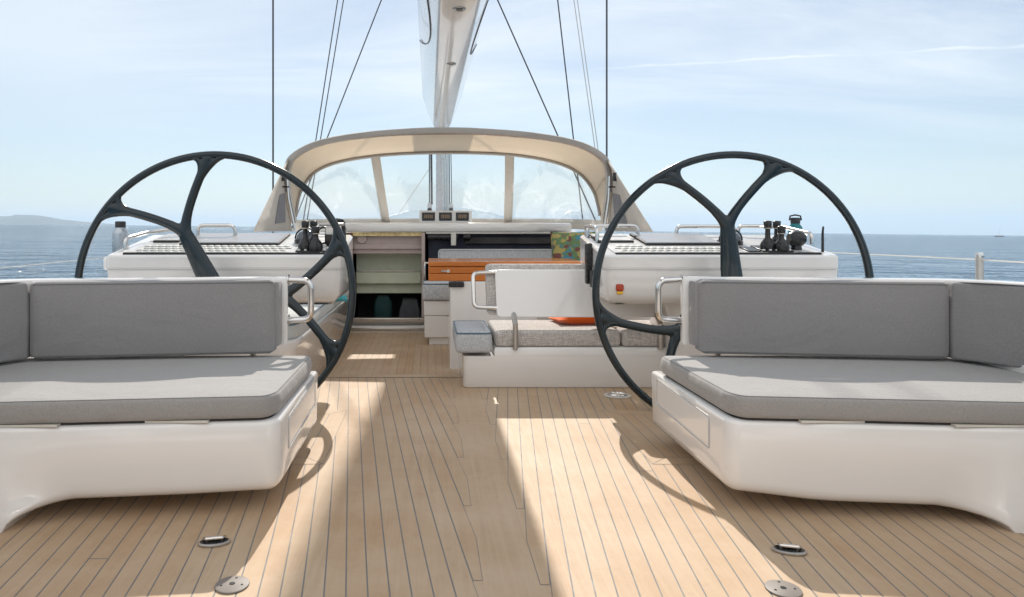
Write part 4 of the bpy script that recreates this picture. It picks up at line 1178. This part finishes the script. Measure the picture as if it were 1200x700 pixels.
pillow(Vector((-1.55, 4.95, .58)), .30, .36, .12, R(60), R(-20), M['tealfab'], 'turquoise pillow seen through the grab handle of the left helm bench')

# table
tb = thing('cockpit_table', (.5, 5.9, ZL), 'varnished teak folding table on a white pedestal in the centre cockpit', 'table')
td = 5.85
x0 = CX + (502 - VX) * td / F
m = MB(); m.box(x0, 1.10, td, 6.55, .775, .815); m.build('table_top', M['teakvar'], tb, bevel=.006)
m = MB(); m.box(x0, 1.10, td + .012, 6.5, .715, .772); m.build('folded_leaf', M['teakvar'], tb, bevel=.006)
m = MB(); m.box(x0, 1.10, td + .004, 6.5, .650, .712); m.build('folded_leaf', M['teakvar'], tb, bevel=.006)
m = MB(); m.lathe([(0, -.006), (.014, -.006), (.014, .004), (0, .004)], (x0 + .17, td + .012, .735), 'y', 14); m.box(x0 + .11, x0 + .17, td + .003, td + .014, .729, .741); m.build('latch', M['steel'], tb)
m = MB(); px0 = CX + (527 - VX) * 5.9 / F; m.slab(ccw(rounded([(px0, 5.83), (px0 + .75, 5.83), (px0 + .75, 6.45), (px0, 6.45)], .03, 4)), [(0, ZL), (0, .648)]); m.build('pedestal', M['white'], tb, ang=50)
m = MB(); m.box(px0 - .012, px0 + .12, 5.80, 5.83, .60, .648); m.build('hinge', M['black'], tb, bevel=.01)

# forward seat with tweed back behind the table
fs = thing('bench_seat', (.6, 7.4, ZL), 'tweed cushioned seat behind the teak table', 'bench')
m = MB(); m.box(-.14, 1.5, 7.35, 7.9, ZL, .33); m.build('base', M['white'], fs, bevel=.02)
cush(-.14, 1.5, 7.3, 7.85, .335, .44, .02, M['tweed'], fs, True)
m = MB(); m.prism(rounded([(-.135, .5), (1.25, .5), (1.25, .865), (-.135, .865)], .04, 4), 'y', 7.62, 7.72); bc = m.build('backrest_cushion', M['tweed_blue'], fs, bevel=.015)
m = MB(); m.tube([(x, 7.615, z) for x, z in rounded([(-.135, .5), (1.25, .5), (1.25, .865), (-.135, .865)], .04, 4)], .007, 6, closed=True); m.build('piping', M['pale_fab'], bc)
m = MB(); m.prism(rounded([(1.26, .5), (1.52, .5), (1.52, .855), (1.26, .855)], .03, 4), 'y', 7.62, 7.72); m.build('backrest_cushion', M['tweed_blue'], fs, bevel=.015)

# stool
sd_ = 7.0
sx0, sx1 = CX + (495 - VX) * sd_ / F, CX + (529 - VX) * sd_ / F
so_ = thing('stool', ((sx0 + sx1) / 2, sd_ + .2, ZL), 'small white cockpit stool with blue piped tweed cushion beside the companionway', 'stool')
m = MB(); m.box(sx0 + .02, sx1 + .04, sd_ + .02, sd_ + .38, -.022, .20); m.build('body', M['white'], so_, bevel=.008)
m = MB(); m.box(sx0 + .015, sx1 + .04, sd_ + .015, sd_ + .38, .203, .355); m.build('drawer', M['white'], so_, bevel=.008)
m = MB(); m.box(sx0 + .07, sx1 + .02, sd_ + .05, sd_ + .34, ZL, -.022); m.build('plinth', M['white_matt'], so_, bevel=.004)
cush(sx0, sx1 + .03, sd_ - .01, sd_ + .40, .358, .535, .03, M['tweed_blue'], so_)

# ------------------------------------------------------------------ fittings on the deck
def padeye(c, rz, label):
    r = thing('pad_eye', c, label, 'pad eye', 'flush pad eyes in the deck')
    oval = [(.055 * math.cos(2 * math.pi * k / 28), .032 * math.sin(2 * math.pi * k / 28)) for k in range(28)]
    ro = Matrix.Rotation(rz, 3, 'Z')
    ov = [tuple((Vector(c) + ro @ Vector((x, y, 0)))[:2]) for x, y in oval]
    m = MB(); m.slab(ccw(ov), [(0, .0035), (0, .009), (.004, .012)]); m.build('rim', M['satin'], r, ang=40)
    m = MB(); m.slab(inset(ccw(ov), .007), [(0, .0125), (0, .0135)]); m.build('well', M['black'], r)
    m = MB(); m.tube([Vector(c) + ro @ Vector(p) for p in fillet([(-.036, .016, .016), (-.030, -.012, .026), (.030, -.012, .026), (.036, .016, .016)], .012)], .0055, 8); m.build('ring', M['steel'], r)
    m = MB(); m.box(-.024, .024, -.006, .016, .014, .024, Matrix.Translation(c) @ ro.to_4x4()); m.build('plate', M['steel'], r, bevel=.004)
padeye(P(251, 638, 1.1 * F / (638 - VY)) * 1, R(12), 'flush steel pad eye in the teak before the left helm bench')
padeye(P(925, 647.5, 1.1 * F / (647.5 - VY)) * 1, R(-14), 'flush steel pad eye in the teak before the right helm bench')
def disc(px, py, label):
    d_ = 1.1 * F / (py - VY); c = P(px, py, d_)
    r = thing('deck_plate', c, label, 'deck plate', 'round plates in the deck')
    m = MB(); m.lathe([(0, .0035), (.052, .0035), (.051, .0065), (.047, .0080), (0, .0080)], c, 'z', 32); m.build('plate', simple('grey_brown_plate', (.20, .175, .155), .6, .0), r, ang=30)
    for x, y, rr_ in ((0, 0, .009), (.032, -.006, .004), (-.03, -.012, .004), (.004, .034, .004)):
        m = MB(); m.lathe([(0, .0078), (rr_, .0078), (rr_, .0088), (0, .0088)], c + Vector((x, y, 0)), 'z', 12)
        m.build('screw_hole', M['black'], r)
disc(272, 687, 'round grey plate with a centre hole in the deck at lower left')
disc(918, 692, 'round grey plate with a centre hole in the deck at lower right')
# white lifting ring by the settee
c = P(723.5, 464.5, 1.1 * F / (464.5 - VY))
lr = thing('lifting_ring', c, 'white oval flush lifting ring in the deck at the foot of the settee', 'lifting ring')
ov = [(c.x + .088 * math.cos(2 * math.pi * k / 32), c.y + .075 * math.sin(2 * math.pi * k / 32)) for k in range(32)]
m = MB(); m.slab(ccw(ov), [(0, .0036), (0, .008), (.004, .010)]); m.build('flange', M['ivory'], lr, ang=40)
m = MB(); m.slab(inset(ccw(ov), .022), [(0, .0104), (0, .0112)]); m.build('recess', M['satin'], lr)
m = MB(); m.tube([(x, y, .014) for x, y in inset(ccw(ov), .03)], .006, 8, closed=True); m.tube([(c.x - .05, c.y - .01, .014), (c.x + .05, c.y + .012, .014)], .005, 8); m.build('ring', M['steel'], lr)

# ------------------------------------------------------------------ far yacht
dB = 1500.0
c = P(1171, 276.5, dB); c.z = SEA_Z - HEEL * c.x
fy = thing('sailing_yacht', c, 'tiny sailing yacht far off on the right horizon', 'yacht')
m = MB(); m.slab(ccw([(c.x - 9, c.y - 2), (c.x + 8, c.y - 2.2), (c.x + 11, c.y), (c.x + 8, c.y + 2.2), (c.x - 9, c.y + 2)]), [(.8, c.z - .3), (0, c.z + 1.9)]); m.build('hull', simple('far_grey_hull', (.12, .14, .17), .5), fy)
m = MB(); m.slab(ccw([(c.x - 5, c.y - 1.4), (c.x + 3, c.y - 1.4), (c.x + 3, c.y + 1.4), (c.x - 5, c.y + 1.4)]), [(0, c.z + 1.9), (.4, c.z + 3.2)]); m.build('cabin', M['white_matt'], fy)
m = MB(); m.tube([(c.x + 1, c.y, c.z + 1.5), (c.x + 1, c.y, c.z + 20)], .16, 6); m.build('mast', M['alu'], fy)

# ------------------------------------------------------------------ render
S.render.engine = 'CYCLES'
S.cycles.max_bounces = 10
S.cycles.transparent_max_bounces = 16
S.cycles.volume_bounces = 1
